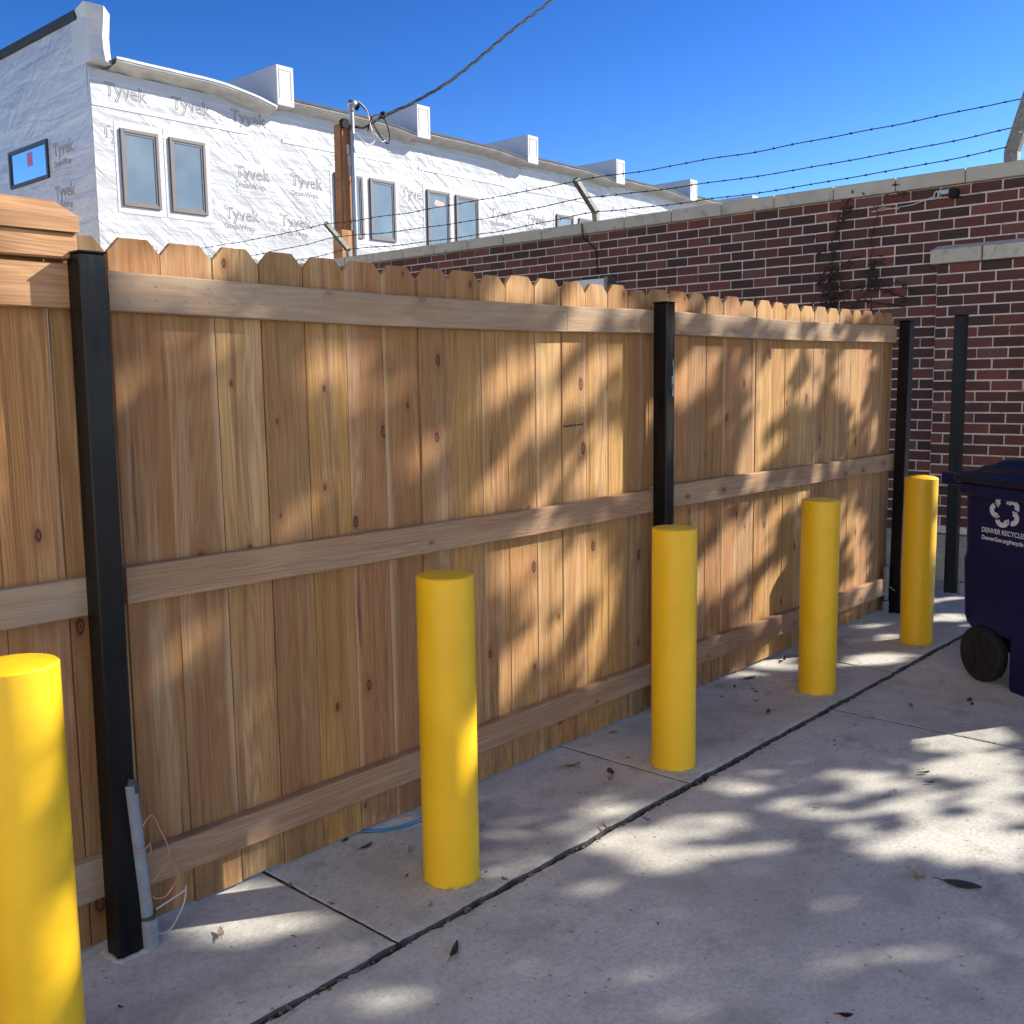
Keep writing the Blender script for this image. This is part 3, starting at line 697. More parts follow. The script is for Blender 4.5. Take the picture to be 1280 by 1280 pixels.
bm = bmesh.new(); tube(bm, [(.10, -.115, 4.80), (.155, -.14, 4.775)], .05, 12); obj('weatherhead_mouth', bm, M_black, mast)
for k, z in enumerate((4.45, 3.9, 3.45)):
    bm = bmesh.new(); tube(bm, [(.055, -.12, z), (.055, -.12, z+.03)], .036, 12); obj('strap', bm, M_galv, pole)
bm = bmesh.new(); tube(bm, [(-.06, -.15, 4.55), (-.06, -.09, 4.56)], .055, 12); obj('insulator', bm, M_black, pole)
bm = bmesh.new()
for k in range(3): box(bm, .0-.01*k+.02, .05-.01*k, -.086, -.068, 3.98+.12*k, 4.09+.12*k)
obj('tag_strip', bm, M_white_pl, pole)
O = Vector((8.13, 10.0, -.05))
def loopwire(pts, r, m):
    bm = bmesh.new(); P = [Vector(p)-O for p in pts]; out = []
    for i in range(len(P)-1):
        p0, p1, p2, p3 = P[max(i-1, 0)], P[i], P[i+1], P[min(i+2, len(P)-1)]
        for k in range(8):
            t = k/8; out.append(.5*((2*p1)+(p2-p0)*t+(2*p0-5*p1+4*p2-p3)*t*t+(3*p1-p0-3*p2+p3)*t**3))
    out.append(P[-1]); tube(bm, out, r, 6); obj('drip_loop', bm, m, pole, smooth=60)
loopwire([(8.27, 9.86, 4.79), (8.36, 9.8, 4.68), (8.39, 9.78, 4.5), (8.43, 9.75, 4.42), (8.5, 9.72, 4.34), (8.56, 9.72, 4.36)], .008, M_wirew)
loopwire([(8.27, 9.86, 4.78), (8.38, 9.8, 4.66), (8.45, 9.78, 4.52), (8.52, 9.75, 4.40), (8.60, 9.72, 4.33), (8.66, 9.75, 4.45), (8.64, 9.8, 4.62), (8.58, 9.85, 4.66)], .009, M_black)
loopwire([(8.36, 9.8, 4.45), (8.40, 9.78, 4.6), (8.50, 9.78, 4.66), (8.60, 9.80, 4.66), (8.74, 9.9, 4.72)], .008, M_black)
loopwire([(8.22, 9.85, 4.42), (8.26, 9.8, 4.33), (8.33, 9.78, 4.28), (8.42, 9.76, 4.34), (8.40, 9.78, 4.46)], .012, M_white_pl)
P = [(8.09, 9.88, 4.50), (8.32, 9.9, 4.50), (8.48, 9.95, 4.55), (8.77, 10.0, 4.72), (9.36, 10.0, 5.02), (10.03, 9.95, 5.44), (11.21, 10.01, 6.3), (12.19, 10.1, 6.97), (13.84, 10.31, 8.17), (17, 10.7, 10.6)]
P = [Vector(p) for p in P]; line = []
for i in range(len(P)-1):
    p0, p1, p2, p3 = P[max(i-1, 0)], P[i], P[i+1], P[min(i+2, len(P)-1)]
    n = max(4, int((p2-p1).length/.06))
    for k in range(n):
        t = k/n; line.append(.5*((2*p1)+(p2-p0)*t+(2*p0-5*p1+4*p2-p3)*t*t+(3*p1-p0-3*p2+p3)*t**3))
cab = empty('service_cable', P[0], 'twisted dark overhead service cable rising from the timber pole into the sky', 'cable')
for ph in range(3):
    bm = bmesh.new(); out = []
    for i, c in enumerate(line):
        a = i*.42+ph*2.094; rr = .013 if i > 14 else .006
        out.append(c-P[0]+Vector((-.55*math.sin(a), math.cos(a), .8*math.sin(a)))*rr)
    tube(bm, out, .0095, 6); obj('strand', bm, M_black, cab, smooth=60)
bm = bmesh.new(); bmesh.ops.create_icosphere(bm, subdivisions=2, radius=.045, matrix=Matrix.Translation(Vector((8.77, 9.98, 4.74))-P[0])); obj('clamp', bm, M_black, cab, smooth=60)

# ================================================================== WOODEN FENCE
FY = 2.493   # front face of the pickets
def picket_mesh(w, h, t=.0165):
    bm = bmesh.new(); c = .036+random.uniform(-.004, .004); e = .0012
    poly = [(-w/2+e, 0), (w/2-e, 0), (w/2-e, h-c), (w/2-c*.95, h), (-w/2+c*.95, h), (-w/2+e, h-c)]
    wob = random.uniform(-.002, .002)
    prism(bm, poly, lambda p: Vector((p[0]+wob*p[1], 0, p[1])), lambda p: Vector((p[0]+wob*p[1], t, p[1])))
    bmesh.ops.bevel(bm, geom=[ed for ed in bm.edges if abs(ed.verts[0].co.y-ed.verts[1].co.y) < 1e-6], offset=.0016, segments=1, affect='EDGES')
    return bm
def fence(x0, label, edges, top=1.822, bottom=.022):
    f = empty('fence_panel', (x0, FY, 0), label, 'fence', 'cedar fence panels')
    for a, b in zip(edges, edges[1:]):
        w = b-a-random.uniform(.0002, .0012); h = top-bottom+random.uniform(-.004, .006)
        o = obj('picket', picket_mesh(w, h), M_picket, f)
        o.location = ((a+b)/2-x0, random.uniform(-.0015, .003), bottom+random.uniform(-.004, .004))
        o.rotation_euler = (0, random.uniform(-.0012, .0012), random.uniform(-.004, .004))
    return f
def rail(f, pts, h, name='rail', mat=None, t=.038, ends=None, proud=0.0):
    """a length of 2x4 following the measured points (x, z of its lower edge) in front of the pickets"""
    x0 = f.location.x; bm = bmesh.new(); rings = []
    xm = (pts[0][0]+pts[-1][0])/2; zm = pts[0][1]
    P = []
    for p, q in zip(pts, pts[1:]):
        n = max(2, int((q[0]-p[0])/.12))
        P += [(p[0]+(q[0]-p[0])*i/n, p[1]+(q[1]-p[1])*i/n) for i in range(n)]
    P.append(pts[-1]); b = .0035
    sec = [(0, b), (0, h-b), (-b, h), (-t+b, h), (-t, h-b), (-t, b), (-t+b, 0), (-b, 0)]
    for x, z in P:
        jy = .0012*noise.noise(Vector((x*3, z*9, 1)))
        rings.append([bm.verts.new((x-xm, s_[0]-.001+jy, z+s_[1]-zm)) for s_ in sec])
    for r0, r1 in zip(rings, rings[1:]):
        for k in range(8): bm.faces.new((r0[k], r0[(k+1) % 8], r1[(k+1) % 8], r1[k]))
    if ends:
        for k in range(8): rings[-1][k].co.x += ends*(-sec[k][0]/t) * -1
    bm.faces.new(rings[0][::-1]); bm.faces.new(rings[-1]); bmesh.ops.recalc_face_normals(bm, faces=bm.faces)
    o = obj(name, bm, mat or M_rail, f); o.location = (xm-x0, -proud, zm); return o
E_ = [1.266, 1.414, 1.567, 1.715, 1.862, 2.016, 2.164, 2.313, 2.456, 2.608, 2.742, 2.897, 3.045, 3.195, 3.34, 3.481, 3.623, 3.782, 3.93, 4.082, 4.228, 4.38, 4.532, 4.684, 4.833, 4.99, 5.144, 5.301, 5.452, 5.607, 5.75, 5.905, 6.06, 6.19]
Z = lambda z: 1.45+(z-1.45)*2.455/2.49
fl = fence(-.4, 'wooden fence panel left of the nearest black post, with a chamfered beam on top', [1.266-.1502*k for k in range(22, 0, -1)]+[1.2655], top=1.826)
rail(fl, [(-2.0, Z(.884)), (1.19, Z(.883))], .095, mat=M_rail_grey); rail(fl, [(-2.0, Z(.14)), (1.19, Z(.137))], .106, mat=M_rail_grey)
rail(fl, [(-2.0, Z(1.642)), (1.19, Z(1.642))], .105, name='top_rail', mat=M_beam)
bm = bmesh.new(); box(bm, -1.6, 1.572, -.052, -.003, 1.754, 1.8145, .004); obj('cap_board', bm, M_beam, fl)
bm = bmesh.new()   # upper beam with chamfered arrises
x0_, x1_, ya, yb, za, zb, ch = -1.6, 1.575, -.062, -.003, 1.8155, 1.888, .03
va = [bm.verts.new(p) for p in ((x0_, ya, za), (x1_, ya, za), (x1_, yb, za), (x0_, yb, za), (x0_, ya, zb-.036), (x1_, ya, zb-.036), (x1_, yb, zb-.036), (x0_, yb, zb-.036), (x0_, ya+ch, zb), (x1_-.045, ya+ch, zb), (x1_-.045, yb, zb), (x0_, yb, zb))]
for f_ in ((0, 1, 5, 4), (1, 2, 6, 5), (3, 0, 4, 7)[::1], (0, 3, 2, 1), (4, 5, 9, 8), (5, 6, 10, 9), (8, 9, 10, 11), (2, 3, 7, 6), (6, 7, 11, 10), (7, 4, 8, 11)): bm.faces.new([va[i] for i in f_])
bmesh.ops.recalc_face_normals(bm, faces=bm.faces); obj('cap_beam', bm, M_beam, fl)
fm = fence(1.25, 'wooden fence panel in the middle, between the nearest black post and the second one', E_[:17])
rail(fm, [(1.25, Z(1.641)), (1.6435, Z(1.636)), (2.166, Z(1.630)), (3.034, Z(1.634))], .097, name='top_rail', mat=M_rail_grey)
rail(fm, [(3.036, Z(1.635)), (3.62, Z(1.646))], .095, name='top_rail', mat=M_rail_grey)
rail(fm, [(1.25, Z(.892)), (1.88, Z(.887)), (2.84, Z(.881)), (3.62, Z(.887))], .096)
rail(fm, [(1.25, Z(.119)), (2.275, Z(.120)), (3.62, Z(.126))], .094)
fr = fence(3.63, 'wooden fence panel at the far right end, between the second black post and the corner', E_[16:])
rail(fr, [(3.63, Z(1.644)), (4.98, Z(1.640)), (6.20, Z(1.655))], .097, name='top_rail', mat=M_rail_grey, ends=.05)
rail(fr, [(3.63, Z(.893)), (6.19, Z(.879))], .10)
rail(fr, [(3.63, Z(.137)), (4.9, Z(.115)), (6.19, Z(.107))], .105)
# nail heads on the top rails: sub-parts too small to see singly, one mesh per panel
for f, xs_ in ((fm, E_[:17]), (fr, E_[16:])):
    bm = bmesh.new()
    for a, b in zip(xs_, xs_[1:]):
        for dx in (-.035, .035):
            for z in (1.665, 1.705, .915, .955, .15, .19):
                c = Vector(((a+b)/2+dx+random.uniform(-.01, .01)-f.location.x, -.0405, z+random.uniform(-.006, .006)))
                bmesh.ops.create_circle(bm, cap_ends=True, segments=8, radius=.0022, matrix=Matrix.Translation(c) @ Matrix.Rotation(R(90), 4, 'X'))
    tag(obj('nail_heads', bm, M_arm, f), kind='stuff')
# faint burnt stamp on one picket
bm = bmesh.new()
for k in range(11):
    a = 3.055+.0115*k+random.uniform(-.002, .002)
    box(bm, a-1.25, a+random.uniform(.004, .009)-1.25, -.0022, .001, 1.276+.0004*k, 1.276+.0004*k+random.uniform(.004, .009))
obj('ink_stamp', bm, M_dark, fm)

# ================================================================== STEEL POSTS
def post(x, y, w, h, label, lean=(0, 0), d=None):
    o = empty('steel_post', (x, y, 0), label, 'post', 'black steel fence posts'); d = d or w
    bm = bmesh.new(); v = box(bm, 0, w, 0, d, -.03, h, .0035, 1)
    for vv in bm.verts: vv.co.x += lean[0]*vv.co.z/h; vv.co.y += lean[1]*vv.co.z/h
    obj('tube', bm, M_post, o)
    bm = bmesh.new(); box(bm, lean[0]-.002, w+lean[0]+.002, lean[1]-.002, d+lean[1]+.002, h+.0005, h+.006, .002); obj('cap', bm, M_post, o)
    bm = bmesh.new()   # broken ring of grout round the foot
    n = 28
    for k in range(n):
        a = 2*math.pi*k/n; m = max(abs(math.cos(a)), abs(math.sin(a)))
        px, py = w/2+math.cos(a)/m*(w/2+.006), d/2+math.sin(a)/m*(d/2+.006)
        r = random.uniform(.006, .013)
        bmesh.ops.create_icosphere(bm, subdivisions=1, radius=r, matrix=Matrix.Translation((px, py, .008)) @ Matrix.Diagonal((1.3, 1.3, .5, 1)))
    obj('grout', bm, M_conc2, o)
    return o
post(1.137, 2.392, .066, 1.765, 'nearest and tallest black square steel post, left of the fence middle', (.014, 0))
p2 = post(3.600, 2.390, .065, 1.763, 'black square steel post behind the third yellow bollard, between two fence panels')
p3 = post(6.150, 2.388, .07, 1.775, 'black square steel post at the far right end of the wooden fence', (.033, 0), .066)
bm = bmesh.new()  # pale steel strip paints the light caught by the post's narrow right face
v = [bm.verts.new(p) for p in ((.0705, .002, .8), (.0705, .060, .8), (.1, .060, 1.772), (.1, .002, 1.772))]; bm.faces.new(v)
bmesh.ops.solidify(bm, geom=bm.faces[:], thickness=.004); obj('edge_highlight', bm, M_galv, p3)
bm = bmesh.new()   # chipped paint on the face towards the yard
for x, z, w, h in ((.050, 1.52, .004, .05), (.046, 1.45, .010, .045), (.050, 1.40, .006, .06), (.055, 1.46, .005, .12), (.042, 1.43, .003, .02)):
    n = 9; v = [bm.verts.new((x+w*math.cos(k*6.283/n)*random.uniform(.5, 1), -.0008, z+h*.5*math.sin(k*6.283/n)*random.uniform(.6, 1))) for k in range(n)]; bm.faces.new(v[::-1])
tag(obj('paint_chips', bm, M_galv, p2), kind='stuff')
post(6.955, 2.335, .066, 1.835, 'black square steel post standing free before the brick wall, behind the recycling cart', (.005, 0), .07)

# ================================================================== CONDUITS, WIRES, HOSE
def conduit(x, y, h, label, lean=0.0, wires=()):
    c = empty('conduit_stub', (x, y, 0), label, 'conduit', 'plastic conduit stubs beside the posts')
    bm = bmesh.new(); tube(bm, [(0, 0, -.02), (lean*.9, 0, h)], .0175, 14); obj('pipe', bm, M_pvc, c, smooth=50)
    bm = bmesh.new(); tube(bm, [(0, 0, -.02), (lean*.1, 0, .085)], .0225, 14); obj('coupling', bm, M_pvc, c, smooth=50)
    bm = bmesh.new(); tube(bm, [(lean*.14, 0, .088), (lean*.16, 0, .097)], .0215, 14); obj('clamp_ring', bm, M_pvc_dark, c, smooth=50)
    for pts, r, m in wires:
        P = [Vector(p) for p in pts]; out = []
        for i in range(len(P)-1):
            p0, p1, p2, p3_ = P[max(i-1, 0)], P[i], P[i+1], P[min(i+2, len(P)-1)]
            for k in range(6):
                t = k/6; out.append(.5*((2*p1)+(p2-p0)*t+(2*p0-5*p1+4*p2-p3_)*t*t+(3*p1-p0-3*p2+p3_)*t**3))
        out.append(P[-1]); bm = bmesh.new(); tube(bm, out, r, 6); obj('wire', bm, m, c, smooth=60)
    return c
c1 = conduit(1.226, 2.398, .455, 'grey plastic conduit stub with copper wires at the foot of the nearest post', -.033,
    [([(-.01, -.012, .34), (.018, -.012, .36), (.04, -.01, .31), (.058, -.01, .26), (.06, -.005, .22), (.03, .0, .19), (.012, 0, .18)], .0017, M_copper),
     ([(-.035, -.018, .285), (-.01, -.02, .283), (.008, -.012, .288), (.01, -.01, .262)], .0019, M_copper),
     ([(.058, -.005, .24), (.078, -.005, .2), (.082, -.005, .165), (.05, 0, .125), (.02, 0, .13), (.012, 0, .14)], .0017, M_copper),
     ([(.02, 0, .10), (.06, -.005, .112), (.10, -.01, .125)], .0021, M_wirew),
     ([(.022, 0, .03), (.05, -.01, .035), (.085, -.01, .075), (.10, -.005, .10), (.108, 0, .13)], .0019, M_wirew)])
bm = bmesh.new()   # torn tape over the open end
tube(bm, [(-.025, 0, .43), (-.026, 0, .452), (-.022, 0, .462), (-.02, 0, .463)], [.0175, .0185, .017, .003], 11); 
for vv in bm.verts: vv.co += Vector((random.uniform(-.002, .002), random.uniform(-.002, .002), random.uniform(-.004, .004)))
obj('tape_cap', bm, M_pvc_dark, c1)
conduit(6.12, 2.46, .30, 'pale conduit stub half hidden behind the post at the fence end', 0, [([(.0, -.02, .18), (.06, -.06, .12), (.09, -.07, .06), (.1, -.06, .02)], .002, M_wirew)])
conduit(6.975, 2.285, .33, 'grey conduit stub beside the free standing post, near the recycling cart', .006, [([(-.0, -.018, .22), (-.02, -.05, .2), (-.05, -.06, .15)], .0025, M_wirew)])
conduit(6.19, 2.352, .22, 'thin grey conduit stub in front of the post at the fence end', .004, [([(0, -.02, .2), (-.02, -.03, .26), (.01, -.03, .3), (.0, -.02, .33)], .0025, M_wirew), ([(0, -.02, .4), (.0, -.03, .44), (-.012, -.03, .47)], .0025, M_wirew)])
bm = bmesh.new(); P = [(2.0, 2.55), (2.025, 2.49), (2.07, 2.45), (2.12, 2.428), (2.17, 2.418), (2.23, 2.42), (2.30, 2.44), (2.36, 2.48), (2.40, 2.55)]; out = []
for i in range(len(P)-1):
    for k in range(5):
        f = k/5; out.append((P[i][0]*(1-f)+P[i+1][0]*f, P[i][1]*(1-f)+P[i+1][1]*f, .0155))
tube(bm, out, .0058, 8); tag(obj('blue_hose', bm, M_hose, smooth=60), 'thin blue hose looping out from under the fence behind a yellow bollard', 'hose')

# ================================================================== BOLLARDS
BL = [(.808, 2.066, 'nearest yellow bollard, cut off by the left edge of the picture', .905), (2.002, 2.072, 'yellow bollard in front of the middle fence panel, with a sunlit patch low on it', .905),
      (3.178, 2.07, 'yellow bollard standing in front of the second black post', .905), (4.38, 2.07, 'yellow bollard in front of the far fence panel, beside the T of two concrete joints', .895), (5.551, 2.055, 'farthest yellow bollard, between the fence end and the recycling cart', .905)]
for i, (x, y, lb, h) in enumerate(BL):
    b = empty('bollard', (x, y, .006), lb, 'bollard', 'yellow bollards along the fence')
    r = .083 if i < 3 else .085
    bm = bmesh.new(); lathe(bm, [(r+.0005, -.03), (r+.0005, .01), (r, .05), (r, h-.014), (r, h-.004)], 64)
    bmesh.ops.recalc_face_normals(bm, faces=bm.faces); obj('tube', bm, M_yellow, b, smooth=60)
    dome = .014 if i == 4 else .006 if i != 1 else .004
    bm = bmesh.new(); lathe(bm, [(r, h-.004), (r-.004, h), (r*.75, h+dome*.5), (r*.4, h+dome*.85), (0, h+dome)], 64)
    for v in bm.verts:
        if v.co.xy.length < r-.008: v.co.z += .0018*noise.noise(Vector((v.co.x*30, v.co.y*30, i)))
    bmesh.ops.recalc_face_normals(bm, faces=bm.faces); obj('cap', bm, M_yellow, b, smooth=30)
    bm = bmesh.new()
    for k in range(90):
        a = random.random()*6.283; rr = r+random.uniform(-.002, .007)
        q = random.uniform(.002, .006)
        bmesh.ops.create_icosphere(bm, subdivisions=1, radius=q, matrix=Matrix.Translation((rr*math.cos(a), rr*math.sin(a), .003)) @ Matrix.Diagonal((1.6, 1.6, .5, 1)))
    obj('grout', bm, simple('paint_splashed_grout', (.40, .37, .28), .9, var=.35, scale=50) if i == 0 else bpy.data.materials['paint_splashed_grout'], b)

# ================================================================== RECYCLING CART
AZ = R(58)
BM = Matrix(((-math.cos(AZ), math.sin(AZ), 0, 4.954), (-math.sin(AZ), -math.cos(AZ), 0, 1.396), (0, 0, 1, -.002), (0, 0, 0, 1)))
# local u runs from the wheels (negative) to the front, v away from the camera's side, z up
binr = bpy.data.objects.new('recycling_cart', None); COL.objects.link(binr); binr.matrix_world = BM
tag(binr, 'navy blue wheeled recycling cart with a white arrow emblem at the right edge', 'recycling bin')
def ring_body(bm, secs):
    """secs: list of (z, u0, u1, v0, v1, corner radius)"""
    rings = []
    for z, u0, u1, v0, v1, r in secs:
        pts = []
        for cx, cy, a0 in ((u1-r, v0+r, -90), (u1-r, v1-r, 0), (u0+r, v1-r, 90), (u0+r, v0+r, 180)):
            for k in range(6):
                a = R(a0+k*18); pts.append(bm.verts.new((cx+r*math.cos(a), cy+r*math.sin(a), z)))
        rings.append(pts)
    for a, b in zip(rings, rings[1:]):
        n = len(a)
        for k in range(n): bm.faces.new((a[k], a[(k+1) % n], b[(k+1) % n], b[k]))
    bm.faces.new(rings[0][::-1]); bm.faces.new(rings[-1])
WV = .60
bm = bmesh.new()   # lower body, full depth in front of the wheel recess
ring_body(bm, [(0, -.02, .34, .0, WV, .035), (.02, -.028, .35, -.004, WV+.004, .04), (.27, -.03, .372, -.008, WV+.008, .045)])
obj('lower_body', bm, M_bin, binr, smooth=40)
bm = bmesh.new()   # upper body overhanging the wheels
ring_body(bm, [(.245, -.285, .37, -.004, WV+.004, .04), (.262, -.318, .373, -.008, WV+.008, .05), (.30, -.338, .376, -.011, WV+.011, .055), (.575, -.352, .402, -.020, WV+.020, .06), (.60, -.340, .404, -.020, WV+.020, .06), (.615, -.336, .405, -.021, WV+.021, .06), (.90, -.336, .43, -.030, WV+.030, .06)])
body = obj('upper_body', bm, M_bin, binr, smooth=40)
bm = bmesh.new()
ring_body(bm, [(.888, -.35, .45, -.048, WV+.048, .06), (.90, -.365, .462, -.06, WV+.06, .065), (.935, -.365, .462, -.06, WV+.06, .065), (.946, -.355, .455, -.052, WV+.052, .06)])
obj('rim', bm, M_bin, binr, smooth=40)
bm = bmesh.new()   # domed lid with a raised stepped panel
ring_body(bm, [(.946, -.385, .475, -.064, WV+.064, .07), (.952, -.395, .485, -.072, WV+.072, .075), (.978, -.395, .485, -.072, WV+.072, .075), (.99, -.385, .47, -.055, WV+.055, .08), (1.002, -.31, .42, -.02, WV+.02, .08),
               (1.024, -.295, .41, -.005, WV+.005, .09), (1.032, -.26, .385, .03, WV-.03, .09), (1.054, -.235, .365, .05, WV-.05, .1), (1.066, -.15, .29, .12, WV-.12, .1)])
obj('lid', bm, M_binlid, binr, smooth=35)
bm = bmesh.new()   # lifting handle along the back
tube(bm, [(-.36, .02, .945), (-.47, .03, .952), (-.485, .06, .952), (-.485, WV-.06, .952), (-.47, WV-.03, .952), (-.36, WV-.02, .945)], .018, 10)
obj('handle', bm, M_bin, binr, smooth=50)
bm = bmesh.new()
for v_ in (-.03, WV-.01): box(bm, -.49, -.34, v_, v_+.04, .925, .983, .008, 2)
box(bm, -.42, -.35, .06, WV-.06, .93, .975, .006)
obj('hinge_bracket', bm, M_bin, binr)
bm = bmesh.new(); tube(bm, [(-.185, -.02, .134), (-.185, WV+.02, .134)], .011, 10); obj('axle', bm, M_galv, binr)
bm = bmesh.new(); box(bm, -.285, -.04, .06, WV-.06, .17, .25, .01); obj('axle_mount', bm, M_bin, binr)
for v_ in (-.022, WV-.035):
    bm = bmesh.new(); n = 60; prof = [(.128, .0), (.134, .008), (.134, .05), (.128, .057)]
    rings = []
    for r_, v0 in prof:
        rings.append([bm.verts.new((-.185+(r_-(.005 if k % 3 == 0 and r_ > .13 else 0))*math.cos(2*math.pi*k/n), v_+v0, .134+(r_-(.005 if k % 3 == 0 and r_ > .13 else 0))*math.sin(2*math.pi*k/n))) for k in range(n)])
    for a, b in zip(rings, rings[1:]):
        for k in range(n): bm.faces.new((a[k], a[(k+1) % n], b[(k+1) % n], b[k]))
    bm.faces.new(rings[0]); bm.faces.new(rings[-1]); bmesh.ops.recalc_face_normals(bm, faces=bm.faces)
    wheel = obj('wheel', bm, M_tyre, binr, smooth=35)
    bm = bmesh.new()
    vo = v_-.006 if v_ < 0 else v_+.057
    prism(bm, [(-.185+.028*math.cos(a*.5236), .134+.028*math.sin(a*.5236)) for a in range(12)], lambda p: Vector((p[0], vo, p[1])), lambda p: Vector((p[0], vo+.006, p[1])))
    for k in range(8):
        a = k*math.pi/4+.2; c, s_ = math.cos(a), math.sin(a)
        prism(bm, [(.035, -.006), (.102, -.012), (.102, .012), (.035, .006)], lambda p: Vector((-.185+p[0]*c-p[1]*s_, vo+.001, .134+p[0]*s_+p[1]*c)), lambda p: Vector((-.185+p[0]*c-p[1]*s_, vo+.0075, .134+p[0]*s_+p[1]*c)))
    o = obj('rim', bm, M_tyre, wheel)
# white emblem: five looped arrows chasing each other round a star-shaped gap
def face_v(z): return -.0215-(z-.615)/(.90-.615)*.009-.0012
def on_face(u, z): return Vector((u, face_v(z), z))
cu_, cz_ = -.048, .834
bm = bmesh.new()
for k in range(5):
    a0 = math.pi/2 + k*2*math.pi/5 + .25
    ca, sa = math.cos(a0), math.sin(a0)
    def T(x, y): return on_face(cu_+1.35*(x*ca-y*sa), cz_+1.08*(x*sa+y*ca))
    # ribbon: leaves the centre ring, bulges outward and turns back in to an arrow head
    mid = []; 
    for i in range(15):
        f = i/14; ang = R(-62+f*150); mid.append((.040+.0205*math.cos(ang)*1.05, .002+.0225*math.sin(ang)))
    wd = [.0105]*11+[.0105, .0105, .0105, .0105]
    L1, L2 = [], []
    for i, (x, y) in enumerate(mid):
        x0, y0 = mid[max(i-1, 0)]; x1, y1 = mid[min(i+1, 14)]; dx, dy = x1-x0, y1-y0; l = math.hypot(dx, dy)
        L1.append(bm.verts.new(T(x-dy/l*wd[i], y+dx/l*wd[i]))); L2.append(bm.verts.new(T(x+dy/l*wd[i], y-dx/l*wd[i])))
    for i in range(14): bm.faces.new((L1[i], L1[i+1], L2[i+1], L2[i]))
    x, y = mid[-1]; x0, y0 = mid[-2]; dx, dy = x-x0, y-y0; l = math.hypot(dx, dy); dx /= l; dy /= l
    bm.faces.new([bm.verts.new(T(x-dy*.015, y+dx*.015)), bm.verts.new(T(x+dy*.015, y-dx*.015)), bm.verts.new(T(x+dx*.020, y+dy*.020))])
bmesh.ops.recalc_face_normals(bm, faces=bm.faces); obj('arrow_emblem', bm, M_logo, body)
bm = bmesh.new()   # dark overlap lines of the knot
for k in range(5):
    a0 = math.pi/2 + k*2*math.pi/5 + .25 + .62
    P = [Vector((cu_+1.35*rr*math.cos(a0+q), 0, cz_+1.08*rr*math.sin(a0+q))) for rr, q in ((.022, -.25), (.032, -.05), (.043, .04), (.054, .05))]
    tube(bm, [(p.x, face_v(p.z)-.0004, p.z) for p in P], .0013, 5)
obj('emblem_outline', bm, M_bin, body)
def bin_txt(u, z, ln): 
    return Matrix.Translation((u, face_v(z)-.0006, z)) @ Matrix.Rotation(R(90-1.8), 4, 'X')
text_mesh('lettering', 'DENVER RECYCLES', .032, M_logo, body, bin_txt(-.195, .724, 0), .0004, .0006)
text_mesh('lettering', 'DenverGov.org/recycle', .0275, M_logo, body, bin_txt(-.195, .689, 0), .0004, .0007)

# ================================================================== FALLEN LEAVES AND SCRAPS
def leafmat(name, col): return simple(name, col, .75, var=.3, scale=90)
ML = [leafmat('tan_leaf', (.34, .26, .15)), leafmat('brown_leaf', (.12, .075, .045)), leafmat('grey_leaf', (.11, .105, .105)), leafmat('pale_leaf', (.50, .44, .32)), leafmat('red_leaf', (.10, .018, .02)), leafmat('paper_white', (.66, .64, .62))]
def leaf(x, y, ln, wd, rot, mat, curl, label, cat='leaf', name='fallen_leaf', group=None, z=0.0):
    bm = bmesh.new(); n = 8; L1, L2, Mi = [], [], []
    for i in range(n+1):
        f = i/n; w = wd*math.sin(math.pi*(f*.92+.04))**.8*.5; X = (f-.5)*ln; h = .0025+curl*(2*f-1)**2 + curl*.25*noise.noise(Vector((f*4, x*9, y*7)))
        L1.append(bm.verts.new((X, w, h+curl*.45+.001))); Mi.append(bm.verts.new((X, .05*wd*math.sin(f*5), h))); L2.append(bm.verts.new((X, -w, h+curl*.3+.001)))
    for i in range(n):
        bm.faces.new((Mi[i], Mi[i+1], L1[i+1], L1[i])); bm.faces.new((L2[i], L2[i+1], Mi[i+1], Mi[i]))
    tube(bm, [Mi[0].co.copy(), Mi[0].co+Vector((-ln*.18, wd*.05, .002)), Mi[0].co+Vector((-ln*.3, wd*.16, 0))], .0012, 4)
    bmesh.ops.solidify(bm, geom=[f for f in bm.faces], thickness=.0006)
    o = obj(name, bm, mat, smooth=60); o.location = (x, y, (.0105 if y > YJ else .0005)+z); o.rotation_euler = (0, 0, rot)
    return tag(o, label, cat, group)
leaf(1.372, 2.302, .048, .017, 1.1, ML[3], .006, 'pale curled leaf lying in the sunlit strip beside the nearest black post')
leaf(1.721, 1.778, .075, .017, .55, ML[1], .012, 'dark curled leaf lying on open concrete just below the second yellow bollard')
leaf(2.924, .925, .10, .05, -1.3, ML[2], .002, 'flat grey leaf on shaded concrete near the right edge of the picture')
leaf(2.889, 1.04, .045, .04, .4, ML[3], .007, 'small folded pale leaf on shaded concrete beside a flat grey leaf', 'leaf')
leaf(3.425, 1.34, .085, .03, -.15, ML[5], .006, 'white paper scrap lying in the large sunlit patch of concrete', 'paper scrap', 'paper_scrap')
leaf(2.122, .914, .032, .018, -.9, ML[4], .003, 'dark red leaf at the bottom edge of the picture')
leaf(2.906, 2.343, .075, .02, -.35, ML[0], .004, 'long tan leaf near the fence between the second and third yellow bollards')
leaf(2.94, 2.187, .05, .03, .9, ML[1], .010, 'dark brown curled leaf left of the third yellow bollard')
leaf(2.90, 2.16, .055, .016, .6, ML[3], .004, 'pale narrow leaf touching a dark curled leaf left of the third yellow bollard')
leaf(3.294, 2.443, .05, .016, -.3, ML[3], .006, 'pale twisted leaf by the foot of the fence near the second black post')
leaf(4.75, 2.426, .06, .02, .6, ML[1], .014, 'dark curled leaf in the sunlit strip left of the fourth yellow bollard')
leaf(4.35, 2.40, .09, .02, -.2, ML[1], .003, 'flat dark stick-like leaf lying near the fence left of the fourth yellow bollard')
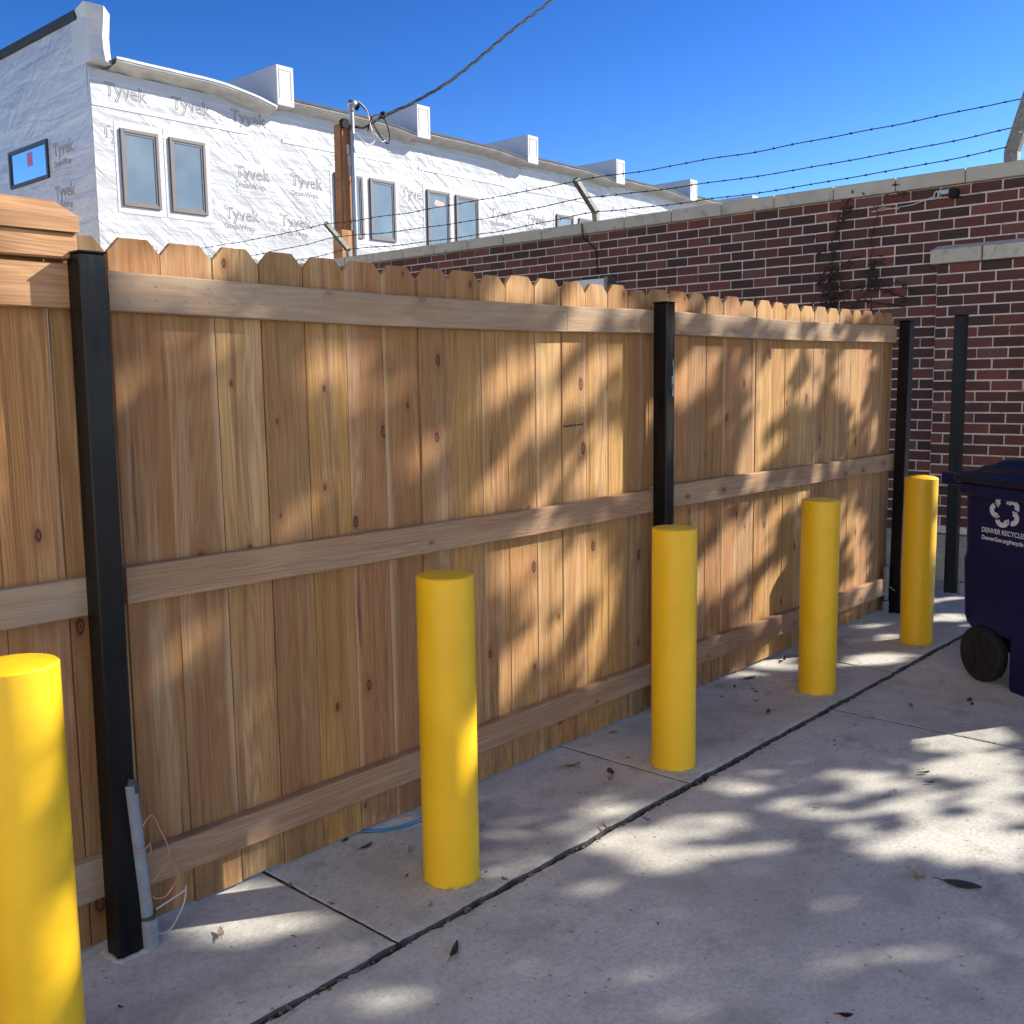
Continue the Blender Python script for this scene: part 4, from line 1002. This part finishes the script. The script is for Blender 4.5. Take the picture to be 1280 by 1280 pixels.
leaf(4.45, 1.66, .05, .02, .5, ML[0], .004, 'tan leaf lying on the concrete right of the T of two joints')
G1 = 'small dry leaves near the foot of the fence'
for x, y, rt_, ln in ((1.941, 2.489, .4, .035), (1.955, 2.403, .1, .05), (2.033, 2.286, .8, .04), (2.30, 2.234, .2, .035)):
    leaf(x, y, ln, ln*.38, rt_, random.choice((ML[0], ML[2], ML[3])), .006, 'small dry leaf on shaded concrete between fence and joint, close to the second yellow bollard', 'leaf', group=G1)
G2 = 'dark leaf bits before the fourth yellow bollard'
for x, y, rt_, ln in ((4.175, 2.383, .4, .035), (4.173, 2.269, 1.1, .03), (3.948, 2.087, .3, .05), (4.05, 2.2, 2, .025), (4.0, 2.35, 1.2, .02)):
    leaf(x, y, ln, ln*.4, rt_, random.choice((ML[1], ML[2])), .004, 'small dark leaf bit on the concrete between the third and fourth yellow bollards', 'leaf', group=G2)
G3 = 'small dark leaves in front of the cart'
for x, y, rt_, ln in ((4.691, 1.488, .1, .05), (4.639, 1.46, .4, .03), (3.70, 1.32, -.6, .04), (3.62, 1.27, -.7, .03)):
    leaf(x, y, ln, ln*.42, rt_, ML[1], .004, 'small dark leaf on open concrete in front of the recycling cart', 'leaf', group=G3)
G4 = 'tiny leaf chips along the joint'
for x, y in ((2.078, 1.932), (1.832, 1.985), (1.40, 1.905), (2.55, 1.92), (2.704, 1.865), (1.30, 1.9), (3.6, 1.93), (1.66, 2.2), (1.652, 2.38), (1.9, 1.90)):
    leaf(x, y, random.uniform(.018, .032), .012, random.random()*6, random.choice((ML[0], ML[3], ML[0])), .004, 'tiny pale leaf chip lodged in or beside the open concrete joint', 'leaf', group=G4, z=.001)
G5 = 'specks scattered on the open concrete'
for k in range(34):
    x, y = random.uniform(1.2, 5.2), random.uniform(.35, 1.8)
    leaf(x, y, random.uniform(.008, .022), random.uniform(.005, .010), random.random()*6, random.choice((ML[1], ML[2], ML[1], ML[5])), .0015, 'tiny speck of leaf or grit on the open concrete right of the long joint', 'leaf bit', name='leaf_bit', group=G5)
G6 = 'specks on the strip by the fence'
for k in range(22):
    x, y = random.uniform(1.0, 5.8), random.uniform(1.98, 2.46)
    leaf(x, y, random.uniform(.008, .02), random.uniform(.004, .009), random.random()*6, random.choice((ML[1], ML[2], ML[3])), .0015, 'tiny speck of leaf on the concrete strip between the fence and the long joint', 'leaf bit', name='leaf_bit', group=G6)

# ================================================================== THE TREE THAT SHADES THE YARD (out of frame, beyond the wall's end)
E1 = Vector((0, 0, 1)).cross(SUN).normalized(); E2 = SUN.cross(E1)
LIT = [[2.915,1.139,0.034,-0.031,-0.004,-0.108,0.575],[2.982,1.251,0.022,-0.013,0.007,-0.08,0.517],[3.266,0.956,0.037,0.029,0.02,-0.034,0.575],[3.114,0.838,0.029,0.023,0.015,-0.029,0.575],[2.877,0.669,0.021,-0.024,-0.004,-0.11,0.402],[2.953,0.44,0.023,-0.028,-0.003,-0.097,0.46],[3.111,0.464,0.033,0.012,0.017,-0.038,0.575],[3.023,0.48,0.021,-0.024,-0.003,-0.08,0.46],[3.412,0.485,0.041,0.014,0.022,-0.042,0.69],[3.156,0.238,0.024,-0.028,-0.002,-0.086,0.46],[2.6,1.377,0.029,-0.026,-0.004,-0.091,0.46],[2.82,1.643,0.053,-0.036,-0.002,-0.053,1.0],[2.905,1.573,0.054,-0.037,-0.002,-0.052,1.0],[2.99,1.487,0.031,-0.021,-0.001,-0.022,0.69],[2.834,1.558,0.072,-0.042,0.001,-0.035,0.977],[2.927,1.47,0.045,-0.027,0.0,-0.018,0.805],[2.65,1.77,0.081,-0.052,-0.003,-0.067,1.0],[2.625,1.686,0.044,-0.031,-0.002,-0.052,1.0],[2.657,1.424,0.017,-0.014,-0.008,-0.171,1.0],[2.853,1.408,0.074,-0.058,-0.002,-0.061,0.575],[2.816,1.263,0.036,-0.031,-0.006,-0.153,0.402],[3.148,1.116,0.044,0.039,0.034,-0.058,0.805],[3.045,0.924,0.012,0.015,0.032,-0.055,0.805],[3.161,1.008,0.023,0.004,0.012,-0.029,0.69],[3.222,0.805,0.033,0.016,0.017,-0.034,0.747],[3.37,0.751,0.042,0.03,0.027,-0.046,1.0],[3.555,0.45,0.036,0.012,0.024,-0.045,1.0],[3.464,0.761,0.031,0.013,0.016,-0.029,0.805],[3.548,0.748,0.018,0.018,0.035,-0.05,0.92],[3.715,0.579,0.09,0.079,0.044,-0.062,1.0],[3.627,0.503,0.061,0.054,0.031,-0.046,0.92],[3.594,0.753,0.049,0.02,0.032,-0.054,0.805],[3.807,0.58,0.038,0.068,0.035,-0.041,0.69],[3.882,0.519,0.054,0.044,0.059,-0.08,1.0],[3.89,0.241,0.058,-0.052,-0.001,-0.17,1.0],[3.833,0.211,0.051,0.002,0.039,-0.075,1.0],[3.773,0.665,0.158,-0.125,-0.0,-0.033,0.977],[3.712,0.297,0.053,0.014,0.025,-0.046,0.92],[4.044,0.331,0.019,-0.016,0.0,-0.177,1.0],[3.831,-0.062,0.044,-0.053,-0.021,-0.093,1.0],[3.888,-0.233,0.038,-0.043,-0.016,-0.153,1.0],[3.697,0.036,0.03,-0.038,-0.023,-0.085,0.92],[3.762,-0.099,0.029,-0.036,-0.02,-0.091,1.0],[3.623,0.152,0.038,0.008,0.026,-0.049,0.92],[3.54,0.199,0.045,0.011,0.031,-0.061,1.0],[3.607,-0.091,0.043,-0.057,-0.027,-0.098,0.92],[3.558,-0.164,0.032,-0.046,-0.021,-0.056,0.862],[3.708,-0.203,0.036,-0.047,-0.024,-0.107,0.862],[3.83,-0.396,0.043,0.025,0.034,-0.059,0.862],[3.219,0.361,0.026,0.015,0.02,-0.04,0.862],[3.291,0.065,0.026,-0.037,-0.014,-0.067,0.747],[2.916,0.11,0.018,-0.025,-0.001,-0.035,1.0],[3.743,0.906,0.256,-0.17,0.002,-0.052,1.0],[3.835,0.746,0.17,-0.127,-0.0,-0.034,1.0],[2.909,0.726,0.04,-0.034,0.001,-0.019,0.862],[2.965,0.776,0.034,-0.027,0.002,-0.025,0.632],[4.701,0.132,0.666,-0.476,0.006,-0.092,1.0],[4.231,0.236,0.08,0.033,0.047,-0.065,0.977],[4.39,0.154,0.059,0.011,0.042,-0.062,1.0],[4.512,-0.025,0.072,0.065,0.049,-0.058,0.862],[4.686,-0.168,0.092,0.123,0.095,-0.104,1.0],[4.862,-0.277,0.067,0.086,0.085,-0.091,1.0],[5.175,-0.531,0.151,-0.123,0.006,-0.159,1.0],[5.246,-0.864,0.097,-0.085,0.007,-0.173,1.0],[5.253,-1.03,0.178,-0.137,0.017,-0.063,1.0],[4.917,-0.76,0.087,-0.058,0.019,-0.052,0.862],[4.603,-0.369,0.1,0.004,0.062,-0.094,1.0],[4.764,-0.513,0.066,0.0,0.045,-0.067,0.69],[4.374,-0.069,0.066,0.021,0.032,-0.046,0.575],[4.699,-0.701,0.155,-0.123,0.013,-0.054,0.977],[4.499,-0.442,0.086,-0.041,0.026,-0.059,0.92],[4.359,-0.407,0.065,-0.008,0.036,-0.064,0.862],[4.305,-0.643,0.078,0.035,0.059,-0.092,1.0],[4.389,-0.599,0.087,0.029,0.047,-0.072,1.0],[4.546,-0.724,0.107,0.032,0.074,-0.111,1.0],[4.639,-1.029,0.071,0.023,0.052,-0.078,0.92],[4.487,-0.971,0.088,-0.024,0.061,-0.114,0.862],[5.241,-1.464,0.061,-0.062,0.009,-0.221,1.0],[5.118,-1.22,0.068,-0.076,-0.036,-0.128,0.862],[5.22,-1.654,0.187,-0.165,0.021,-0.07,1.0],[5.194,-1.72,0.104,-0.094,0.016,-0.052,1.0],[4.62,-1.187,0.128,-0.105,0.023,-0.072,1.0],[4.601,-1.315,0.068,-0.058,0.016,-0.052,1.0],[2.697,0.024,-0.01,-0.107,-0.055,-0.001,0.95],[2.91,0.016,-0.003,-0.055,-0.034,-0.001,0.855],[2.559,-0.123,0.029,-0.04,-0.07,-0.003,0.432],[2.313,-0.181,0.044,-0.037,-0.069,-0.005,0.54],[2.865,-0.372,0.005,-0.034,-0.071,0.006,0.665],[3.097,-0.524,0.02,-0.109,-0.096,0.012,0.76],[3.214,-0.615,-0.007,-0.041,-0.065,0.011,0.807],[2.94,-0.609,0.001,-0.085,-0.099,0.017,0.902],[2.853,-0.654,-0.041,-0.07,-0.125,0.029,0.95],[2.944,-0.57,-0.012,-0.06,-0.049,0.008,0.665],[2.971,-0.771,-0.018,-0.031,-0.057,0.015,0.76],[3.231,-0.902,-0.029,-0.048,-0.081,0.022,0.712],[2.699,-0.77,-0.015,-0.027,-0.067,0.019,0.76],[2.599,-0.668,-0.028,-0.048,-0.04,0.01,0.612],[2.357,-0.339,-0.016,-0.028,-0.049,0.007,0.432],[2.993,-0.954,-0.032,-0.054,-0.065,0.02,0.95],[3.128,-1.115,-0.042,-0.071,-0.092,0.032,0.855],[3.008,-1.277,-0.075,-0.126,-0.1,0.041,0.902],[3.017,-1.109,-0.049,-0.083,-0.055,0.02,0.855],[2.808,-1.082,-0.036,-0.105,-0.082,0.029,0.902],[2.623,-1.149,-0.058,-0.099,-0.136,0.058,0.95],[2.626,-1.043,-0.036,-0.061,-0.096,0.037,0.95],[2.788,-1.277,-0.098,-0.029,-0.061,0.032,0.902],[2.719,-0.965,-0.018,-0.03,-0.04,0.014,0.807],[2.694,-0.818,-0.018,-0.032,-0.058,0.017,0.807],[2.45,-1.105,-0.031,-0.053,-0.043,0.019,0.855],[2.34,-0.778,-0.017,-0.029,-0.026,0.009,0.648],[2.139,-0.734,-0.055,-0.019,-0.05,0.024,0.54],[2.164,-0.834,-0.048,-0.023,-0.04,0.019,0.576],[2.043,-0.922,-0.016,-0.028,-0.028,0.012,0.612],[2.095,-0.976,-0.018,-0.031,-0.026,0.012,0.432],[4.513,-1.301,0.041,-0.102,-0.141,0.036,0.902],[4.509,-1.632,0.055,-0.145,-0.119,0.039,0.902],[5.157,-1.83,0.001,-0.067,-0.103,0.035,0.902],[5.162,-2.122,0.001,-0.058,-0.088,0.034,0.95],[5.602,-2.253,-0.02,-0.105,-0.062,0.024,0.95],[3.403,-1.47,0.011,-0.142,-0.112,0.043,0.902],[3.133,-1.383,-0.022,-0.137,-0.096,0.039,0.902],[3.539,-1.229,-0.012,-0.021,-0.058,0.02,0.76],[3.649,-1.5,-0.007,-0.059,-0.045,0.017,0.475],[3.888,-1.296,-0.026,-0.043,-0.059,0.019,0.57],[4.851,-1.781,-0.001,-0.052,-0.077,0.027,0.76],[2.165,1.026,0.16,-0.0,0.0,0.103,1.0],[2.089,0.77,0.05,-0.0,0.0,0.188,0.8],[2.13,0.481,0.05,-0.0,0.0,0.171,0.75],[2.831,0.059,0.04,-0.0,0.0,0.111,0.95],[4.722,-1.328,0.045,-0.0,0.0,0.256,0.95],[3.979,0.293,0.05,-0.0,0.0,0.256,0.9]]
GAPS = []
for a, b, ux, uy, vx, vy, st in LIT:
    k = 1+.03/math.hypot(ux, uy); ux *= k; uy *= k; k = 1+.03/math.hypot(vx, vy); vx *= k; vy *= k; st = min(1, st*1.08)
    det = ux*vy-uy*vx
    if abs(det) < 1e-7: continue
    m = max(abs(ux), abs(vx)); n = max(abs(uy), abs(vy))
    GAPS.append((a, b, vy/det, -vx/det, -uy/det, ux/det, st, m*1.5+.02, n*1.5+.02))
def openness(a, b):
    o_ = 0.0
    for ga, gb, m00, m01, m10, m11, st, ra, rb in GAPS:
        da, db = a-ga, b-gb
        if abs(da) > ra or abs(db) > rb: continue
        q = (m00*da+m01*db)**2+(m10*da+m11*db)**2
        if q < 1.25: o_ = max(o_, st*(1 if q < .8 else (1.25-q)/.45))
    if o_ > 0:
        q = noise.noise(Vector((a*6.5+b*2.2, b*6.5-a*2.2, 3.3)))+.5*noise.noise(Vector((a*15, b*15, 7.7)))
        o_ *= min(1.0, max(.2, (q+.55)*2.8))
    return o_
def crown_top(a):   # upper outline of the crown, seen along the sun's rays
    pts = [(-2.5, .4), (-1.2, 1.7), (0, 2.1), (1.2, 2.35), (2.2, 2.25), (2.9, 1.75), (3.5, 1.42), (4.1, .95), (4.8, .55), (5.5, .1), (6.2, -.5), (6.9, -1.6)]
    for p, q in zip(pts, pts[1:]):
        if p[0] <= a <= q[0]: return p[1]+(q[1]-p[1])*(a-p[0])/(q[0]-p[0])
    return -9
def crown_bot(a): return -2.95+.05*(a-3.3)**2
tree = empty('shade_tree', (6.9, -3.4, -.05), 'broad leafy tree beyond the end of the brick wall, dappling the yard', 'tree')
TO = Vector((6.9, -3.4, -.05))
bt = bmesh.new(); blf = bmesh.new()
tube(bt, [Vector((0, 0, 0)), Vector((.02, .03, .25)), Vector((0, .05, 1.6)), Vector((-.1, .1, 3.2)), Vector((-.15, .15, 5.2)), Vector((-.1, .2, 7.5))], [.36, .27, .23, .2, .14, .05], 12)
rnd = random.Random(21)
clumps = []; tries = 0
while len(clumps) < 150 and tries < 6000:
    tries += 1
    a = rnd.uniform(.2, 6.7); b = rnd.uniform(-3, 2.4)
    if b > crown_top(a)-.15 or b < crown_bot(a): continue
    if openness(a, b) > .5: continue
    t = 9.3+rnd.gauss(0, .5)
    c = E1*a+E2*b+SUN*t-TO
    clumps.append(c)
for c in clumps:
    base = Vector((-.12, .15, min(max(c.z-1.2, 2.6), 7.2)))
    m1 = base.lerp(c, .5)+Vector((rnd.gauss(0, .2), rnd.gauss(0, .2), .25))
    path = [base, base.lerp(m1, .5)+Vector((0, 0, .05)), m1, m1.lerp(c, .6)+Vector((rnd.gauss(0, .1), 0, .05)), c]
    worst = sum(openness((p.lerp(q, f)+TO).dot(E1), (p.lerp(q, f)+TO).dot(E2)) for p, q in zip(path, path[1:]) for f in (0, .25, .5, .75))/16
    if worst > .07: continue
    tube(bt, path, [.05, .042, .032, .02, .006], 6)
for n_ in range(90000):
    a = rnd.uniform(-.1, 6.8); b = rnd.uniform(-3.2, 2.45)
    top = crown_top(a); edge = min(top-b, b-crown_bot(a))
    if edge < 0 or (edge < .18 and rnd.random() > edge/.18): continue
    if rnd.random() < openness(a, b): continue
    t = 9.3+rnd.uniform(-.9, 1.7)*math.sqrt(max(.12, 1-((a-3.3)/3.7)**2))
    p = E1*a+E2*b+SUN*t-TO
    dens = noise.noise(p*.9)
    if dens < -.35 and rnd.random() < .4: continue
    nrm = Vector((rnd.gauss(0, 1), rnd.gauss(0, 1), rnd.gauss(.5, 1))).normalized(); u = nrm.orthogonal().normalized(); u.rotate(Matrix.Rotation(rnd.random()*6.28, 3, nrm)); w = nrm.cross(u)
    ln = rnd.uniform(.048, .082); wd = ln*.62
    blf.faces.new([blf.verts.new(p+u*ln), blf.verts.new(p+w*wd-u*ln*.1), blf.verts.new(p-u*ln), blf.verts.new(p-w*wd-u*ln*.1)])
obj('trunk', bt, simple('bark', (.10, .075, .055), .95, var=.4, scale=14, bump=.02), tree, smooth=60)
tl = NT('leaf_green'); nz = tl.noise(tl.coord(), 1.4, 3)
cr = obj('crown', blf, tl.fin(tl.ramp(nz, [(.3, (.045, .07, .02)), (.7, (.10, .12, .035))]), .6), tree)

# unseen garages out of frame; the tall ones are added to bounce daylight
def garage(x0, x1, y0, y1, h, label, doors):
    g = empty('garage', ((x0+x1)/2, (y0+y1)/2, -.05), label, 'garage'); O_ = g.location
    bm = bmesh.new(); box(bm, x0-O_.x, x1-O_.x, y0-O_.y, y1-O_.y, 0, h); obj('wall', bm, M_stucco, g)
    bm = bmesh.new(); box(bm, x0-O_.x-.2, x1-O_.x+.2, y0-O_.y-.2, y1-O_.y+.2, h+.003, h+.2, .02); obj('roof', bm, M_edge, g)
    for k, (px, py, sx, sy) in enumerate(doors):
        bm = bmesh.new()
        for q in range(4): box(bm, px-sx-O_.x, px+sx-O_.x, py-sy-O_.y, py+sy-O_.y, .06+.55*q, .60+.55*q, .01)
        obj('door', bm, M_white_pl, g)
M_stucco = simple('pale_stucco', (.74, .69, .62), .9, var=.06, scale=6, bump=.004)
garage(-12, -3.0, -5.0, 2.3, 6.6, 'tall unseen pale stucco garage, added to bounce daylight into the near yard', [(-3.0, -1.6, .03, 1.6)])
garage(-12, -4.5, -14.0, -6.0, 6.0, 'unseen pale stucco garage farther along the alley, added to bounce daylight', [(-4.5, -10, .03, 2.2)])
garage(-8, 4.0, 13.0, 38.0, 6.7, 'unseen pale stucco block added to bounce daylight onto the wrapped townhouses', [(4.0, 22, .03, 1.5), (4.0, 29, .03, 1.5)])
garage(24, 32, -16.0, 1.0, 3.6, 'low pale garage across the alley past the end of the brick wall', [(24, -4, .03, 2.2), (24, -11, .03, 2.2)])
garage(20, 30, 3.5, 13.0, 3.4, 'low pale garage behind the brick wall', [(20, 7, .03, 2.0)])
